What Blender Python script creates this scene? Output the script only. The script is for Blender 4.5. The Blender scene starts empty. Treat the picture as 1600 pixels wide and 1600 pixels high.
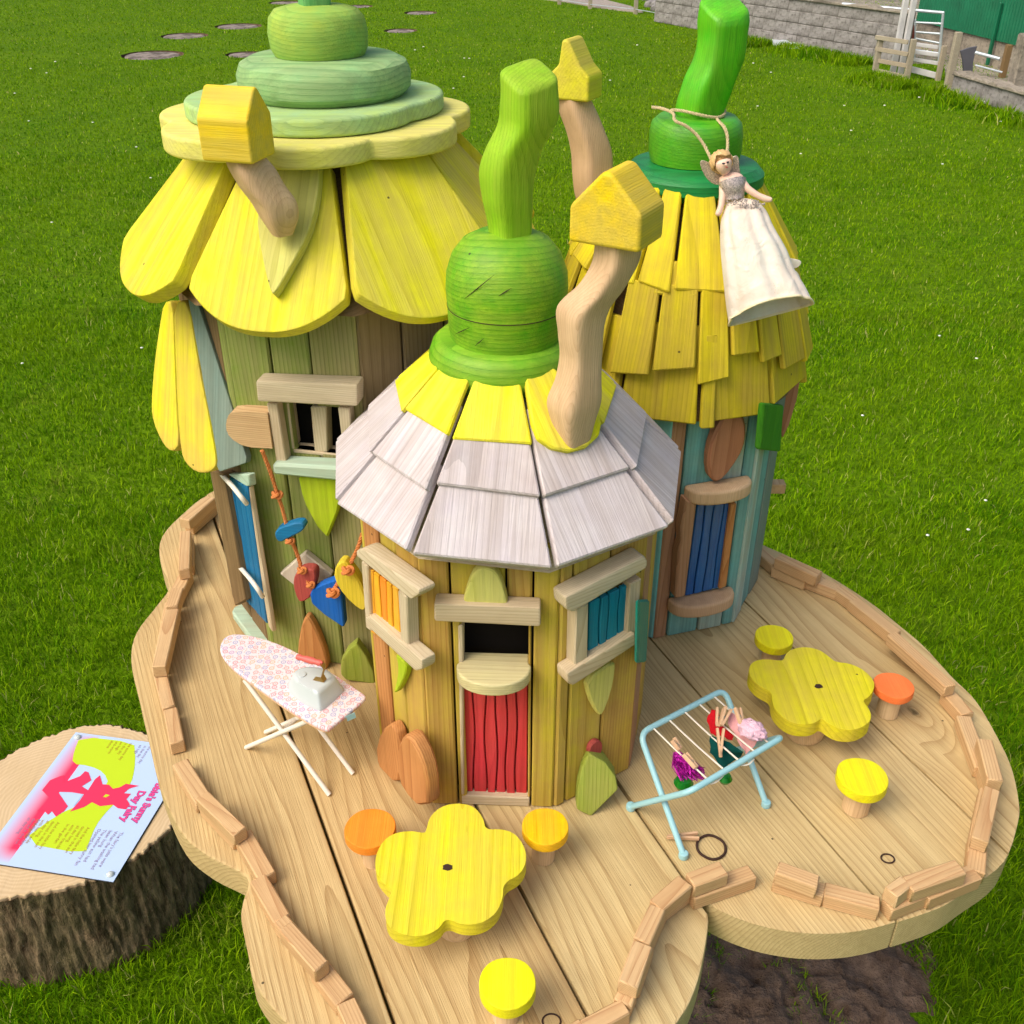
import bpy, bmesh, math, random
import numpy as np
from mathutils import Vector, Matrix, noise
from mathutils.geometry import delaunay_2d_cdt
R = math.radians
rng = random.Random(7)
scene = bpy.context.scene
col = scene.collection

# ------------------------------------------------------------------ camera, sky, sun, exposure
CAM_H, PITCH, FOC = 1.6, R(32), 1604.0          # metres, radians, focal length in photograph pixels
cd = bpy.data.cameras.new('camera'); cam = bpy.data.objects.new('camera', cd); col.objects.link(cam)
cam.location = (0, 0, CAM_H); cam.rotation_euler = (R(90) - PITCH, 0, 0)
cd.sensor_fit = 'HORIZONTAL'; cd.sensor_width = 36; cd.lens = 36 * FOC / 1600
cd.clip_start = .02; cd.clip_end = 400
scene.camera = cam
SUN_DIR = Vector((-.62, -.42, .95)).normalized()   # towards the sun: over the left shoulder
w = bpy.data.worlds.new('World'); scene.world = w; w.use_nodes = True
nt = w.node_tree; sky = nt.nodes.new('ShaderNodeTexSky'); sky.sky_type = 'NISHITA'; sky.sun_disc = False
sky.sun_elevation = math.asin(SUN_DIR.z); sky.sun_rotation = math.atan2(SUN_DIR.x, SUN_DIR.y) % (2 * math.pi)
sky.air_density = 1.0; sky.dust_density = 6.0; sky.ozone_density = .6
bg = nt.nodes['Background']; bg.inputs[1].default_value = .15
nt.links.new(sky.outputs[0], bg.inputs[0])
sl = bpy.data.lights.new('sun', 'SUN'); sl.energy = 1.15; sl.angle = R(40); sl.color = (1, .97, .91)
so = bpy.data.objects.new('sun', sl); col.objects.link(so); so.rotation_euler = (-SUN_DIR).to_track_quat('-Z', 'Y').to_euler()
so.location = (-3, -2, 6)
vs = scene.view_settings; vs.view_transform = 'Standard'; vs.look = 'None'; vs.gamma = 1; vs.use_curve_mapping = False
vs.exposure = 0.26
scene.cycles.max_bounces = 5; scene.cycles.diffuse_bounces = 3; scene.cycles.glossy_bounces = 2; scene.cycles.transmission_bounces = 3; scene.cycles.use_denoising = True

# ------------------------------------------------------------------ survey helpers: picture measurements -> metres
CP, SP = math.cos(PITCH), math.sin(PITCH)
EYE = Vector((0, 0, CAM_H))
def ray(px, py):
    a, b = (px - 800) / FOC, -(py - 800) / FOC
    return Vector((a, CP + b * SP, -SP + b * CP))
def onz(px, py, z=.8):
    r = ray(px, py); return EYE + r * ((z - CAM_H) / r.z)
def ony(px, py, y):
    r = ray(px, py); return EYE + r * (y / r.y)
ZO = dict(z1=(180,0,.375), z2=(200,440,.3875), z3=(500,540,.3625), z4=(540,840,.325), z5=(680,60,.4126), z6=(860,0,.325),
          z7=(860,360,.4124), w1=(1100,0,.3125), w2=(300,960,.2), w3=(0,1120,.2625), w4=(940,1040,.2), w5=(1120,940,.225),
          w6=(500,1220,.2625), w7=(180,740,.5375), w8=(900,1240,.4375), v1=(1000,820,.375), v2=(400,680,.25), v3=(1060,180,.2188),
          u4=(330,700,.2), u5=(220,440,.2125), s1=(0,1160,.15625))
def q(k, *pts):
    ox, oy, s = ZO[k]; r = [(ox + s * x, oy + s * y) for x, y in pts]
    return r if len(r) > 1 else r[0]

# ------------------------------------------------------------------ materials
def lin(r, g, b, k=1.0):
    f = lambda c: ((c / 255 + .055) / 1.055) ** 2.4 if c > 10 else c / 255 / 12.92
    return (f(r) * k, f(g) * k, f(b) * k, 1)
class NT:
    def __init__(s, name):
        s.m = bpy.data.materials.new(name); s.m.use_nodes = True; s.t = s.m.node_tree; s.p = s.t.nodes['Principled BSDF']
    def n(s, ty, **kw):
        nd = s.t.nodes.new('ShaderNode' + ty)
        for k, v in kw.items(): setattr(nd, k, v)
        return nd
    def l(s, a, b): s.t.links.new(a, b)
    def put(s, nd, i, v):
        if hasattr(v, 'is_output') or isinstance(v, bpy.types.NodeSocket): s.l(v, nd.inputs[i])
        else: nd.inputs[i].default_value = v
    def math(s, op, a, b=0.0, c=None, clamp=False):
        nd = s.n('Math', operation=op, use_clamp=clamp); s.put(nd, 0, a); s.put(nd, 1, b)
        if c is not None: s.put(nd, 2, c)
        return nd.outputs[0]
    def vm(s, op, a, b):
        nd = s.n('VectorMath', operation=op); s.put(nd, 0, a)
        s.put(nd, 1, b); return nd.outputs[0]
    def mix(s, f, a, b, mode='MIX'):
        nd = s.n('Mix', data_type='RGBA', blend_type=mode); s.put(nd, 0, f); s.put(nd, 6, a); s.put(nd, 7, b); return nd.outputs[2]
    def noise(s, v, scale, detail=2, rough=.5, dist=0):
        nd = s.n('TexNoise'); s.put(nd, 'Vector', v); nd.inputs['Scale'].default_value = scale
        nd.inputs['Detail'].default_value = detail; nd.inputs['Roughness'].default_value = rough; nd.inputs['Distortion'].default_value = dist
        return nd.outputs
    def ramp(s, v, a, b, lo=0.0, hi=1.0):
        nd = s.n('MapRange'); s.put(nd, 0, v); nd.inputs[1].default_value = a; nd.inputs[2].default_value = b
        nd.inputs[3].default_value = lo; nd.inputs[4].default_value = hi; return nd.outputs[0]
    def coords(s, axis='Y'):
        tc = s.n('TexCoord'); v = tc.outputs['Object']
        if axis != 'Y':
            sp = s.n('SeparateXYZ'); s.l(v, sp.inputs[0]); cb = s.n('CombineXYZ')
            o = {'Z': (0, 2, 1), 'X': (1, 0, 2)}[axis]
            for i in range(3): s.l(sp.outputs[o[i]], cb.inputs[i])
            v = cb.outputs[0]
        return v
    def bump(s, h, strength, dist):
        b = s.n('Bump'); b.inputs['Strength'].default_value = strength; b.inputs['Distance'].default_value = dist
        s.l(h, b.inputs['Height']); s.l(b.outputs[0], s.p.inputs['Normal'])

def wood(name, base, dark, paint=None, paint2=None, cover=.8, axis='Y', ring=75, contrast=.7, knots=.0, rough=.72, nails=True, bump=.45, blotch=.35, spec=.2, pgrain=.5, tip=None, vary=.35):
    t = NT(name); v = t.coords(axis)
    oi = t.n('ObjectInfo'); rv = oi.outputs['Random']
    off = t.n('CombineXYZ')
    t.put(off, 0, t.math('MULTIPLY_ADD', rv, .22, -.11)); t.put(off, 1, t.math('MULTIPLY', rv, 17.0)); t.put(off, 2, t.math('MULTIPLY_ADD', t.math('FRACT', t.math('MULTIPLY', rv, 7.13)), .06, .015))
    p0 = t.vm('ADD', v, off.outputs[0])
    mp = t.n('Mapping'); t.l(p0, mp.inputs[0]); mp.inputs['Rotation'].default_value = (R(1.5), 0, R(.8)); mp.inputs['Scale'].default_value = (1, .16, 1)
    ps = mp.outputs[0]
    wob = t.vm('MULTIPLY', t.vm('SUBTRACT', t.noise(ps, 11, 1, .5)[1], (.5, .5, .5)), (.03, .03, .03))
    pw = t.vm('ADD', ps, wob); kn = None
    if knots > 0:
        vk = t.n('TexVoronoi', feature='F1'); mk = t.n('Mapping'); t.l(p0, mk.inputs[0]); mk.inputs['Scale'].default_value = (7, 3.6, .01)
        t.l(mk.outputs[0], vk.inputs['Vector']); vk.inputs['Scale'].default_value = 1.0
        sel = t.math('LESS_THAN', t.math('FRACT', t.math('MULTIPLY', vk.outputs['Color'], 5.7)), knots)
        kd = t.math('ADD', t.math('MULTIPLY', t.math('SUBTRACT', 1.0, sel), 5.0), vk.outputs['Distance'])
        infl = t.ramp(kd, .26, .0, 0, 1); kn = t.ramp(t.math('ADD', kd, t.math('MULTIPLY', t.noise(p0, 160, 2)[0], .03)), .062, .04, 0, 1)
        cx = t.n('CombineXYZ'); t.put(cx, 0, t.math('MULTIPLY', t.math('MULTIPLY', infl, infl), .03)); t.put(cx, 2, t.math('MULTIPLY', infl, .015))
        pw = t.vm('ADD', pw, cx.outputs[0])
    wv = t.n('TexWave', wave_type='RINGS', rings_direction='Y', wave_profile='SAW'); t.l(pw, wv.inputs['Vector'])
    wv.inputs['Scale'].default_value = ring * 1.25; wv.inputs['Distortion'].default_value = .35; wv.inputs['Detail'].default_value = 2; wv.inputs['Detail Scale'].default_value = .8
    g = t.math('POWER', wv.outputs['Fac'], 3.2)
    mf = t.n('Mapping'); t.l(p0, mf.inputs[0]); mf.inputs['Scale'].default_value = (700, 16, 700)
    fib = t.noise(mf.outputs[0], 1.0, 3, .65)[0]
    ms = t.n('Mapping'); t.l(p0, ms.inputs[0]); ms.inputs['Scale'].default_value = (130, 3.0, 130)
    strk = t.noise(ms.outputs[0], 1.0, 3, .6)[0]
    blo = t.noise(p0, 26, 4, .6)[0]
    gm = t.math('MULTIPLY', t.math('MULTIPLY_ADD', fib, 1.1, .35), t.math('MULTIPLY', g, contrast), clamp=True)
    c = t.mix(gm, base, dark)
    c = t.mix(t.ramp(strk, .42, .72, 0, .42), c, tuple(dark[i] * .7 + base[i] * .3 for i in range(3)) + (1,))
    c = t.mix(t.ramp(blo, .35, .75, 0, blotch), c, tuple(dark[i] * .55 + base[i] * .4 for i in range(3)) + (1,))
    c = t.mix(t.math('MULTIPLY', t.ramp(fib, .58, .8, 0, 1), .3), c, tuple(x * .4 for x in dark[:3]) + (1,))
    c = t.mix(t.math('MULTIPLY', t.math('FRACT', t.math('MULTIPLY', rv, 3.71)), vary), c, t.mix(1.0, c, (.86, .70, .58, 1), 'MULTIPLY'))
    if kn is not None:
        c = t.mix(t.math('MULTIPLY', infl, .3), c, dark); c = t.mix(t.math('MULTIPLY', kn, .8), c, tuple(x * .16 for x in dark[:3]) + (1,))
    if paint is not None:
        pn = t.noise(p0, 34, 5, .65)[0]
        pc = t.mix(t.ramp(pn, .36, .66), paint, paint2 or paint)
        pc = t.mix(t.math('MULTIPLY', gm, pgrain), pc, tuple(x * .45 for x in paint[:3]) + (1,))
        pc = t.mix(t.ramp(strk, .42, .72, 0, .5), pc, tuple(x * .62 for x in paint[:3]) + (1,))
        pc = t.mix(t.math('MULTIPLY', t.ramp(fib, .52, .8), .45), pc, tuple(x * .5 for x in paint[:3]) + (1,))
        wn = t.noise(ms.outputs[0], .5, 3, .6)[0]
        cov = t.ramp(t.math('ADD', wn, t.math('MULTIPLY', blo, .7)), .6, 1.05, cover, max(0, cover - .55))
        if tip:
            sy_ = t.n('SeparateXYZ'); t.l(v, sy_.inputs[0])
            cov = t.math('MULTIPLY', cov, t.ramp(t.math('ADD', sy_.outputs[1], t.math('MULTIPLY', t.math('SUBTRACT', pn, .5), .05)), tip[0], tip[1], .1, 1))
        c = t.mix(cov, c, pc)
    if nails:
        vn = t.n('TexVoronoi', feature='F1'); t.l(p0, vn.inputs['Vector']); vn.inputs['Scale'].default_value = 42
        pick = t.math('LESS_THAN', t.math('FRACT', t.math('MULTIPLY', vn.outputs['Color'], 9.1)), .16)
        dot = t.math('MULTIPLY', t.math('LESS_THAN', vn.outputs['Distance'], .052), pick)
        c = t.mix(t.math('MULTIPLY', dot, .8), c, (.02, .014, .01, 1))
    t.l(c, t.p.inputs['Base Color']); t.p.inputs['Roughness'].default_value = rough
    t.p.inputs['Specular IOR Level'].default_value = spec
    t.bump(t.math('ADD', t.math('MULTIPLY', fib, .9), t.math('MULTIPLY', strk, .8)), bump, .0012)
    return t.m

def plain(name, colr, rough=.5, metal=0, spec=.4, var=.25, scale=40, trans=0, alpha=1, bump=0, sheen=0):
    t = NT(name); v = t.coords(); n = t.noise(v, scale, 4, .6)[0]
    t.l(t.mix(t.math('MULTIPLY', t.ramp(n, .3, .75), var), colr, tuple(x * .5 for x in colr[:3]) + (1,)), t.p.inputs['Base Color'])
    t.p.inputs['Roughness'].default_value = rough; t.p.inputs['Metallic'].default_value = metal; t.p.inputs['Specular IOR Level'].default_value = spec
    if trans: t.p.inputs['Transmission Weight'].default_value = trans
    if alpha < 1: t.p.inputs['Alpha'].default_value = alpha
    if sheen: t.p.inputs['Sheen Weight'].default_value = sheen
    if bump: t.bump(t.noise(v, scale * 3, 3, .6)[0], bump, .002)
    return t.m

PALE, PALED = lin(214, 182, 138), lin(160, 112, 66)
M = {}
M['deck'] = wood('deck_wood', lin(212, 190, 138), lin(154, 120, 72), knots=.4, ring=84, contrast=.7, blotch=.3, bump=.7, vary=.4)
M['rail'] = wood('rail_wood', lin(216, 184, 136), lin(168, 118, 74), contrast=.75, ring=110)
M['raw'] = wood('raw_wood', lin(214, 200, 168), lin(164, 140, 104), contrast=.6, ring=120)
M['rawv'] = wood('raw_wood_upright', lin(220, 188, 148), lin(170, 130, 92), axis='Z', ring=120, contrast=.45)
M['ochre'] = wood('ochre_stained_wood', lin(198, 164, 92), lin(150, 100, 40), paint=lin(204, 172, 70), paint2=lin(208, 190, 50), cover=.6, ring=80)
M['lime_ochre'] = wood('yellow_stained_wood', lin(200, 172, 96), lin(150, 108, 44), paint=lin(208, 198, 34), paint2=lin(204, 180, 66), cover=.75, ring=80)
M['orangewood'] = wood('orange_stained_wood', lin(206, 150, 92), lin(156, 92, 44), contrast=.8, ring=100)
M['green_wall'] = wood('green_stained_wall', lin(168, 164, 108), lin(104, 108, 48), paint=lin(122, 158, 40), paint2=lin(148, 158, 84), cover=.78, ring=62, contrast=.9)
M['green_wall2'] = wood('olive_stained_wall', lin(170, 162, 114), lin(110, 104, 56), paint=lin(146, 156, 76), paint2=lin(136, 138, 70), cover=.6, ring=62, contrast=.9)
M['grey_wall'] = wood('shaded_grey_wall', lin(150, 134, 98), lin(104, 86, 56), ring=62)  # grey-brown with shade painted in, for the face turned right
M['teal_wall'] = wood('teal_washed_wall', lin(186, 180, 150), lin(120, 128, 104), paint=lin(166, 216, 208), paint2=lin(190, 216, 204), cover=.85, ring=70)
M['teal_deep'] = wood('teal_deep_wall', lin(130, 160, 150), lin(80, 110, 104), paint=lin(116, 204, 198), paint2=lin(148, 212, 202), cover=.85, ring=70)
M['leg'] = wood('pale_leg_wood', lin(226, 200, 156), lin(178, 140, 96), axis='Z', contrast=.5, ring=140)
M['brown'] = wood('brown_wood', lin(190, 148, 112), lin(140, 96, 66), ring=80)
M['brown2'] = wood('brown_dark_wood', lin(140, 116, 80), lin(96, 74, 46), ring=80)
M['redbrown'] = wood('red_brown_wood', lin(194, 140, 106), lin(150, 96, 66), ring=90)
Y1, Y2 = lin(232, 226, 12), lin(228, 212, 18)
M['petal'] = wood('yellow_petal_paint', lin(222, 204, 110), lin(178, 150, 40), paint=Y1, paint2=lin(218, 210, 30), cover=.97, ring=55, contrast=.6, rough=.6)
M['petalv'] = wood('yellow_paint_upright', lin(222, 204, 110), lin(178, 150, 40), paint=lin(246, 214, 14), paint2=lin(240, 200, 16), cover=.98, axis='Z', ring=90, contrast=.55, rough=.55)
M['limev'] = wood('lime_yellow_paint_upright', lin(222, 204, 110), lin(178, 150, 40), paint=lin(222, 216, 20), paint2=lin(230, 222, 60), cover=.95, axis='Z', ring=90, contrast=.5, rough=.6)
M['tongue'] = wood('yellow_tongue_paint', lin(226, 184, 110), lin(188, 130, 60), paint=Y1, paint2=lin(238, 232, 30), cover=.96, ring=60, contrast=.4, tip=(-.10, -.03))
M['collar'] = wood('yellow_collar_paint', lin(222, 204, 110), lin(178, 150, 40), paint=lin(246, 240, 10), paint2=lin(238, 230, 16), cover=.98, ring=80, contrast=.45, rough=.6)
M['mustard'] = wood('mustard_shingle_paint', lin(206, 176, 84), lin(150, 112, 34), paint=lin(228, 210, 16), paint2=lin(212, 192, 30), cover=.92, ring=80, contrast=.75)
M['mustard2'] = wood('mustard_bright_paint', lin(206, 176, 84), lin(150, 112, 34), paint=lin(240, 224, 12), paint2=lin(230, 210, 16), cover=.96, ring=80, contrast=.6)
M['white_shingle'] = wood('whitewashed_shingle', lin(200, 188, 180), lin(146, 130, 124), paint=lin(218, 212, 212), paint2=lin(206, 198, 204), cover=.85, ring=95, contrast=.7, rough=.8)
M['cream'] = wood('cream_plate', lin(226, 216, 150), lin(190, 176, 96), paint=lin(234, 230, 92), paint2=lin(228, 226, 120), cover=.9, axis='X', ring=60, contrast=.5)
M['mint'] = wood('mint_plate', lin(180, 200, 150), lin(120, 156, 100), paint=lin(170, 214, 146), paint2=lin(190, 222, 110), cover=.88, axis='X', ring=60, contrast=.7)
M['mint_disc'] = wood('mint_disc', lin(160, 184, 130), lin(100, 140, 84), paint=lin(142, 200, 132), paint2=lin(170, 204, 130), cover=.8, axis='X', ring=52, contrast=.95)
M['mint_top'] = wood('lime_disc', lin(170, 190, 90), lin(110, 150, 50), paint=lin(138, 202, 96), paint2=lin(178, 200, 72), cover=.8, axis='X', ring=60, contrast=.8)
M['stem_mint'] = wood('mint_stem', lin(140, 180, 110), lin(90, 140, 80), paint=lin(84, 176, 110), paint2=lin(110, 180, 90), cover=.9, axis='Z', ring=90)
M['stem'] = wood('lime_green_stem', lin(170, 190, 70), lin(110, 150, 20), paint=lin(140, 200, 24), paint2=lin(160, 206, 40), cover=.92, axis='Z', ring=70, contrast=.7, rough=.55)
M['knob'] = wood('green_knob_paint', lin(150, 180, 60), lin(80, 130, 10), paint=lin(84, 172, 10), paint2=lin(156, 200, 40), cover=.93, axis='X', ring=60, contrast=.95, rough=.5, spec=.35)
M['rimgreen'] = wood('green_rim_paint', lin(150, 180, 60), lin(80, 130, 10), paint=lin(92, 178, 14), paint2=lin(142, 192, 44), cover=.92, axis='X', ring=40, contrast=1.0, rough=.5, spec=.35)
M['stem3'] = wood('bright_green_stem', lin(130, 190, 50), lin(50, 130, 10), paint=lin(60, 192, 14), paint2=lin(104, 204, 20), cover=.95, axis='Z', ring=70, contrast=.5, rough=.4, spec=.4)
M['knob3'] = wood('deep_green_knob', lin(120, 180, 50), lin(40, 120, 10), paint=lin(52, 166, 24), paint2=lin(98, 178, 24), cover=.95, axis='X', ring=60, contrast=.7, rough=.4, spec=.4)
M['rim3'] = wood('emerald_rim', lin(60, 140, 70), lin(10, 80, 30), paint=lin(8, 138, 70), paint2=lin(22, 150, 66), cover=.97, axis='X', ring=50, contrast=.8, rough=.4, spec=.4)
M['red'] = wood('red_paint', lin(214, 80, 70), lin(150, 30, 30), paint=lin(232, 64, 76), paint2=lin(222, 74, 82), cover=.97, contrast=.5, rough=.55, nails=False)
M['blue'] = wood('blue_paint', lin(60, 130, 170), lin(10, 60, 110), paint=lin(8, 112, 164), paint2=lin(14, 122, 176), cover=.97, contrast=.5, rough=.5, nails=False)
M['royal'] = wood('royal_blue_paint', lin(60, 120, 180), lin(10, 50, 110), paint=lin(14, 84, 158), paint2=lin(34, 104, 172), cover=.97, contrast=.6, rough=.3, nails=False, spec=.5)
M['tealp'] = wood('teal_paint', lin(60, 150, 170), lin(10, 80, 110), paint=lin(0, 132, 162), paint2=lin(6, 142, 170), cover=.98, contrast=.4, rough=.5, nails=False)
M['tealg'] = wood('teal_green_paint', lin(60, 150, 140), lin(10, 90, 90), paint=lin(0, 134, 120), cover=.98, contrast=.4, rough=.5, nails=False)
M['orange'] = wood('orange_paint', lin(250, 190, 80), lin(220, 140, 30), paint=lin(252, 190, 40), paint2=lin(248, 170, 36), cover=.95, contrast=.5, rough=.55, nails=False)
M['orange_s'] = wood('orange_stool_paint', lin(250, 170, 70), lin(220, 120, 30), paint=lin(252, 150, 44), paint2=lin(250, 140, 30), cover=.95, contrast=.4, rough=.6)
M['coral_s'] = wood('coral_stool_paint', lin(250, 150, 80), lin(230, 100, 40), paint=lin(255, 128, 70), paint2=lin(252, 120, 60), cover=.98, contrast=.2, rough=.6)
M['amber_s'] = wood('amber_stool_paint', lin(250, 200, 60), lin(220, 150, 20), paint=lin(252, 206, 14), paint2=lin(248, 178, 10), cover=.97, contrast=.5, rough=.55)
M['yel_s'] = wood('yellow_stool_paint', lin(240, 220, 60), lin(200, 170, 20), paint=lin(246, 244, 6), paint2=lin(236, 232, 10), cover=.98, contrast=.35, rough=.55)
M['yel_t'] = wood('yellow_table_paint', lin(232, 212, 90), lin(180, 150, 30), paint=lin(236, 228, 10), paint2=lin(222, 212, 34), cover=.92, contrast=.7, ring=50, rough=.6)
M['lime_leaf'] = wood('lime_leaf_paint', lin(180, 196, 60), lin(130, 150, 20), paint=lin(176, 208, 20), paint2=lin(190, 212, 40), cover=.95, contrast=.4)
M['shelf'] = wood('pale_shelf_wood', lin(216, 206, 160), lin(170, 150, 100), paint=lin(222, 214, 150), cover=.5, contrast=.6, ring=110)
M['pale_leaf'] = wood('pale_leaf_paint', lin(216, 214, 130), lin(170, 166, 70), paint=lin(218, 214, 110), paint2=lin(204, 204, 84), cover=.7, contrast=.6)
M['green_fin'] = wood('green_fin_paint', lin(176, 180, 96), lin(120, 130, 40), paint=lin(150, 172, 44), paint2=lin(124, 158, 40), cover=.75, contrast=.7)
M['green_block'] = wood('green_block_paint', lin(90, 160, 50), lin(30, 100, 20), paint=lin(58, 142, 30), paint2=lin(78, 156, 30), cover=.95, contrast=.5)
M['mintwash'] = wood('mint_wash', lin(190, 204, 180), lin(150, 170, 140), paint=lin(176, 212, 186), cover=.7, contrast=.4)
M['tealgrey'] = wood('teal_grey_board', lin(140, 152, 136), lin(96, 110, 98), paint=lin(122, 150, 140), paint2=lin(138, 156, 142), cover=.85, contrast=.6)
M['charm_red'] = wood('charm_brick_red', lin(180, 90, 80), lin(120, 50, 40), paint=lin(176, 74, 66), cover=.9, contrast=.6)
M['charm_yel'] = wood('charm_yellow', lin(220, 200, 90), lin(170, 150, 30), paint=lin(226, 202, 40), cover=.9, contrast=.6)
M['charm_blue'] = wood('charm_blue', lin(60, 120, 190), lin(10, 60, 130), paint=lin(8, 96, 190), cover=.96, contrast=.4, nails=False)
M['tile'] = wood('pale_tile_wood', lin(214, 204, 184), lin(170, 156, 130), contrast=.5)
M['dark'] = plain('interior_shade_black', (.012, .01, .008, 1), .9, spec=.1)  # near-black colour standing in for the shade inside the houses
M['rope'] = plain('orange_rope_fibre', lin(216, 132, 70), .85, var=.5, scale=300)
M['jute'] = plain('jute_fibre', lin(206, 188, 142), .9, var=.5, scale=300)
M['white_wood'] = plain('cream_dowel', lin(232, 226, 210), .55, var=.15)
M['white_metal'] = plain('white_enamel', lin(196, 204, 202), .35, var=.06, spec=.5)
M['brass'] = plain('brass', lin(206, 178, 112), .4, metal=.35, var=.1)
M['coral'] = plain('coral_handle', lin(226, 106, 96), .45, var=.2)
M['steelgrey'] = plain('steel_grey', lin(160, 164, 150), .35, metal=.6, var=.2)
M['rack'] = plain('pale_blue_enamel', lin(158, 208, 214), .3, var=.1, spec=.5)
M['string'] = plain('white_string', lin(238, 228, 210), .8, var=.15)
M['peg'] = plain('peg_wood', lin(224, 184, 144), .7, var=.35, scale=120)
M['felt_red'] = plain('red_felt', lin(206, 30, 40), .95, var=.25, scale=200, bump=.4, spec=.1)
M['felt_green'] = plain('dark_green_felt', lin(14, 74, 68), .95, var=.25, scale=200, bump=.4, spec=.1)
M['felt_pink'] = plain('pink_felt', lin(240, 176, 176), .95, var=.15, scale=200, bump=.4, spec=.1)
M['wool_pink'] = plain('pale_pink_wool', lin(250, 206, 222), .98, var=.1, scale=300, bump=.8, spec=.1)
M['tinsel'] = plain('magenta_tinsel', lin(206, 40, 180), .2, metal=.6, var=.5, scale=250, bump=.8)
M['bead'] = plain('green_glass_bead', lin(30, 140, 40), .12, metal=.5, var=.2, spec=.8)
M['elastic'] = plain('brown_elastic', lin(62, 40, 30), .8, var=.3, scale=300)
M['skin'] = plain('doll_skin', lin(244, 206, 182), .5, var=.08, spec=.35)
M['hair'] = plain('doll_hair', lin(226, 186, 126), .5, var=.4, scale=300)
M['eye'] = plain('doll_eye_paint', lin(60, 62, 74), .3, var=.05)
M['lip'] = plain('doll_lip_paint', lin(214, 110, 110), .4, var=.05)

def glitter(name, colr, rough=.35):
    t = NT(name); v = t.coords(); vo = t.n('TexVoronoi'); t.l(v, vo.inputs[0]); vo.inputs['Scale'].default_value = 1100
    f = t.math('FRACT', t.math('MULTIPLY', vo.outputs['Color'], 6.3))
    t.l(t.mix(f, tuple(x * .45 for x in colr[:3]) + (1,), colr), t.p.inputs['Base Color'])
    t.p.inputs['Roughness'].default_value = rough; t.p.inputs['Metallic'].default_value = .35
    t.bump(f, .6, .0006); return t.m
M['glitter'] = glitter('silver_glitter', lin(222, 206, 200)); M['glitter_wing'] = glitter('rose_glitter_wing', lin(226, 204, 184))
def satin():
    t = NT('ivory_satin'); v = t.coords(); n = t.noise(v, 18, 4, .6)[0]
    vo = t.n('TexVoronoi'); t.l(v, vo.inputs[0]); vo.inputs['Scale'].default_value = 500
    c = t.mix(t.ramp(n, .35, .7), lin(240, 234, 218), lin(224, 202, 182))
    sp = t.math('MULTIPLY', t.math('LESS_THAN', vo.outputs['Distance'], .25), t.ramp(t.noise(v, 40, 2)[0], .5, .62))
    c = t.mix(t.math('MULTIPLY', sp, .35), c, lin(206, 176, 110)); t.l(c, t.p.inputs['Base Color'])
    t.p.inputs['Roughness'].default_value = .45; t.p.inputs['Sheen Weight'].default_value = .3
    t.bump(t.noise(v, 60, 3, .5, .8)[0], .5, .004); return t.m
M['satin'] = satin()
M['hem'] = plain('ivory_hem', lin(242, 226, 186), .6, var=.1)
def floral():
    t = NT('floral_cotton'); v = t.coords(); vo = t.n('TexVoronoi', voronoi_dimensions='2D'); t.l(v, vo.inputs[0]); vo.inputs['Scale'].default_value = 125; vo.inputs['Randomness'].default_value = .5
    d = vo.outputs['Distance']; hs = t.n('HueSaturation'); t.l(vo.outputs['Color'], hs.inputs['Color'])
    cr = t.n('ValToRGB'); t.l(t.math('FRACT', t.math('MULTIPLY', vo.outputs['Color'], 4.3)), cr.inputs[0]); cr.color_ramp.interpolation = 'CONSTANT'
    e = cr.color_ramp.elements; e[0].color = lin(206, 70, 84); e[1].position = .25; e[1].color = lin(110, 132, 186)
    for ps, cc in ((.45, lin(206, 150, 50)), (.62, lin(166, 104, 170)), (.8, lin(222, 104, 84))):
        k = e.new(ps); k.color = cc
    ringm = t.math('MULTIPLY', t.math('GREATER_THAN', d, .2), t.math('LESS_THAN', d, .36)); dotm = t.math('LESS_THAN', d, .09)
    m = t.math('MAXIMUM', ringm, dotm)
    c = t.mix(t.math('MULTIPLY', m, .55), lin(226, 214, 216), cr.outputs[0])
    v2 = t.n('TexVoronoi', voronoi_dimensions='2D'); t.l(v, v2.inputs[0]); v2.inputs['Scale'].default_value = 260
    c = t.mix(t.math('MULTIPLY', t.math('MULTIPLY', t.math('LESS_THAN', v2.outputs['Distance'], .2), t.math('GREATER_THAN', d, .4)), .6), c, lin(190, 130, 110))
    t.l(c, t.p.inputs['Base Color']); t.p.inputs['Roughness'].default_value = .85; return t.m
M['floral'] = floral()

# ------------------------------------------------------------------ object helpers
W = {}
def link(o, Mw, parent):
    col.objects.link(o); W[o.name] = Mw.copy(); o['_w'] = 0; del o['_w']
    if parent is not None:
        o.parent = parent; o.matrix_basis = W[parent.name].inverted() @ Mw
    else: o.matrix_basis = Mw
    return o
def tag(o, label=None, cat=None, group=None, kind=None):
    if label: o['label'] = label
    if cat: o['category'] = cat
    if group: o['group'] = group
    if kind: o['kind'] = kind
    return o
def thing(name, loc, label, cat, group=None):
    o = bpy.data.objects.new(name, None); o.empty_display_size = .02
    link(o, Matrix.Translation(Vector(loc)), None); return tag(o, label, cat, group)
def bm_obj(name, bm, Mw, mat, parent, sharp=36, label=None):
    bmesh.ops.recalc_face_normals(bm, faces=bm.faces)
    me = bpy.data.meshes.new(name); bm.to_mesh(me); bm.free()
    me.shade_smooth(); me.set_sharp_from_angle(angle=R(sharp))
    if mat is not None: me.materials.append(M[mat] if isinstance(mat, str) else mat)
    o = bpy.data.objects.new(name, me); link(o, Mw, parent)
    if sharp <= 40 and len(me.polygons) < 4000:
        wm = o.modifiers.new('weighted', 'WEIGHTED_NORMAL'); wm.keep_sharp = True; wm.weight = 100
    if label: o['label'] = label
    return o
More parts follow.
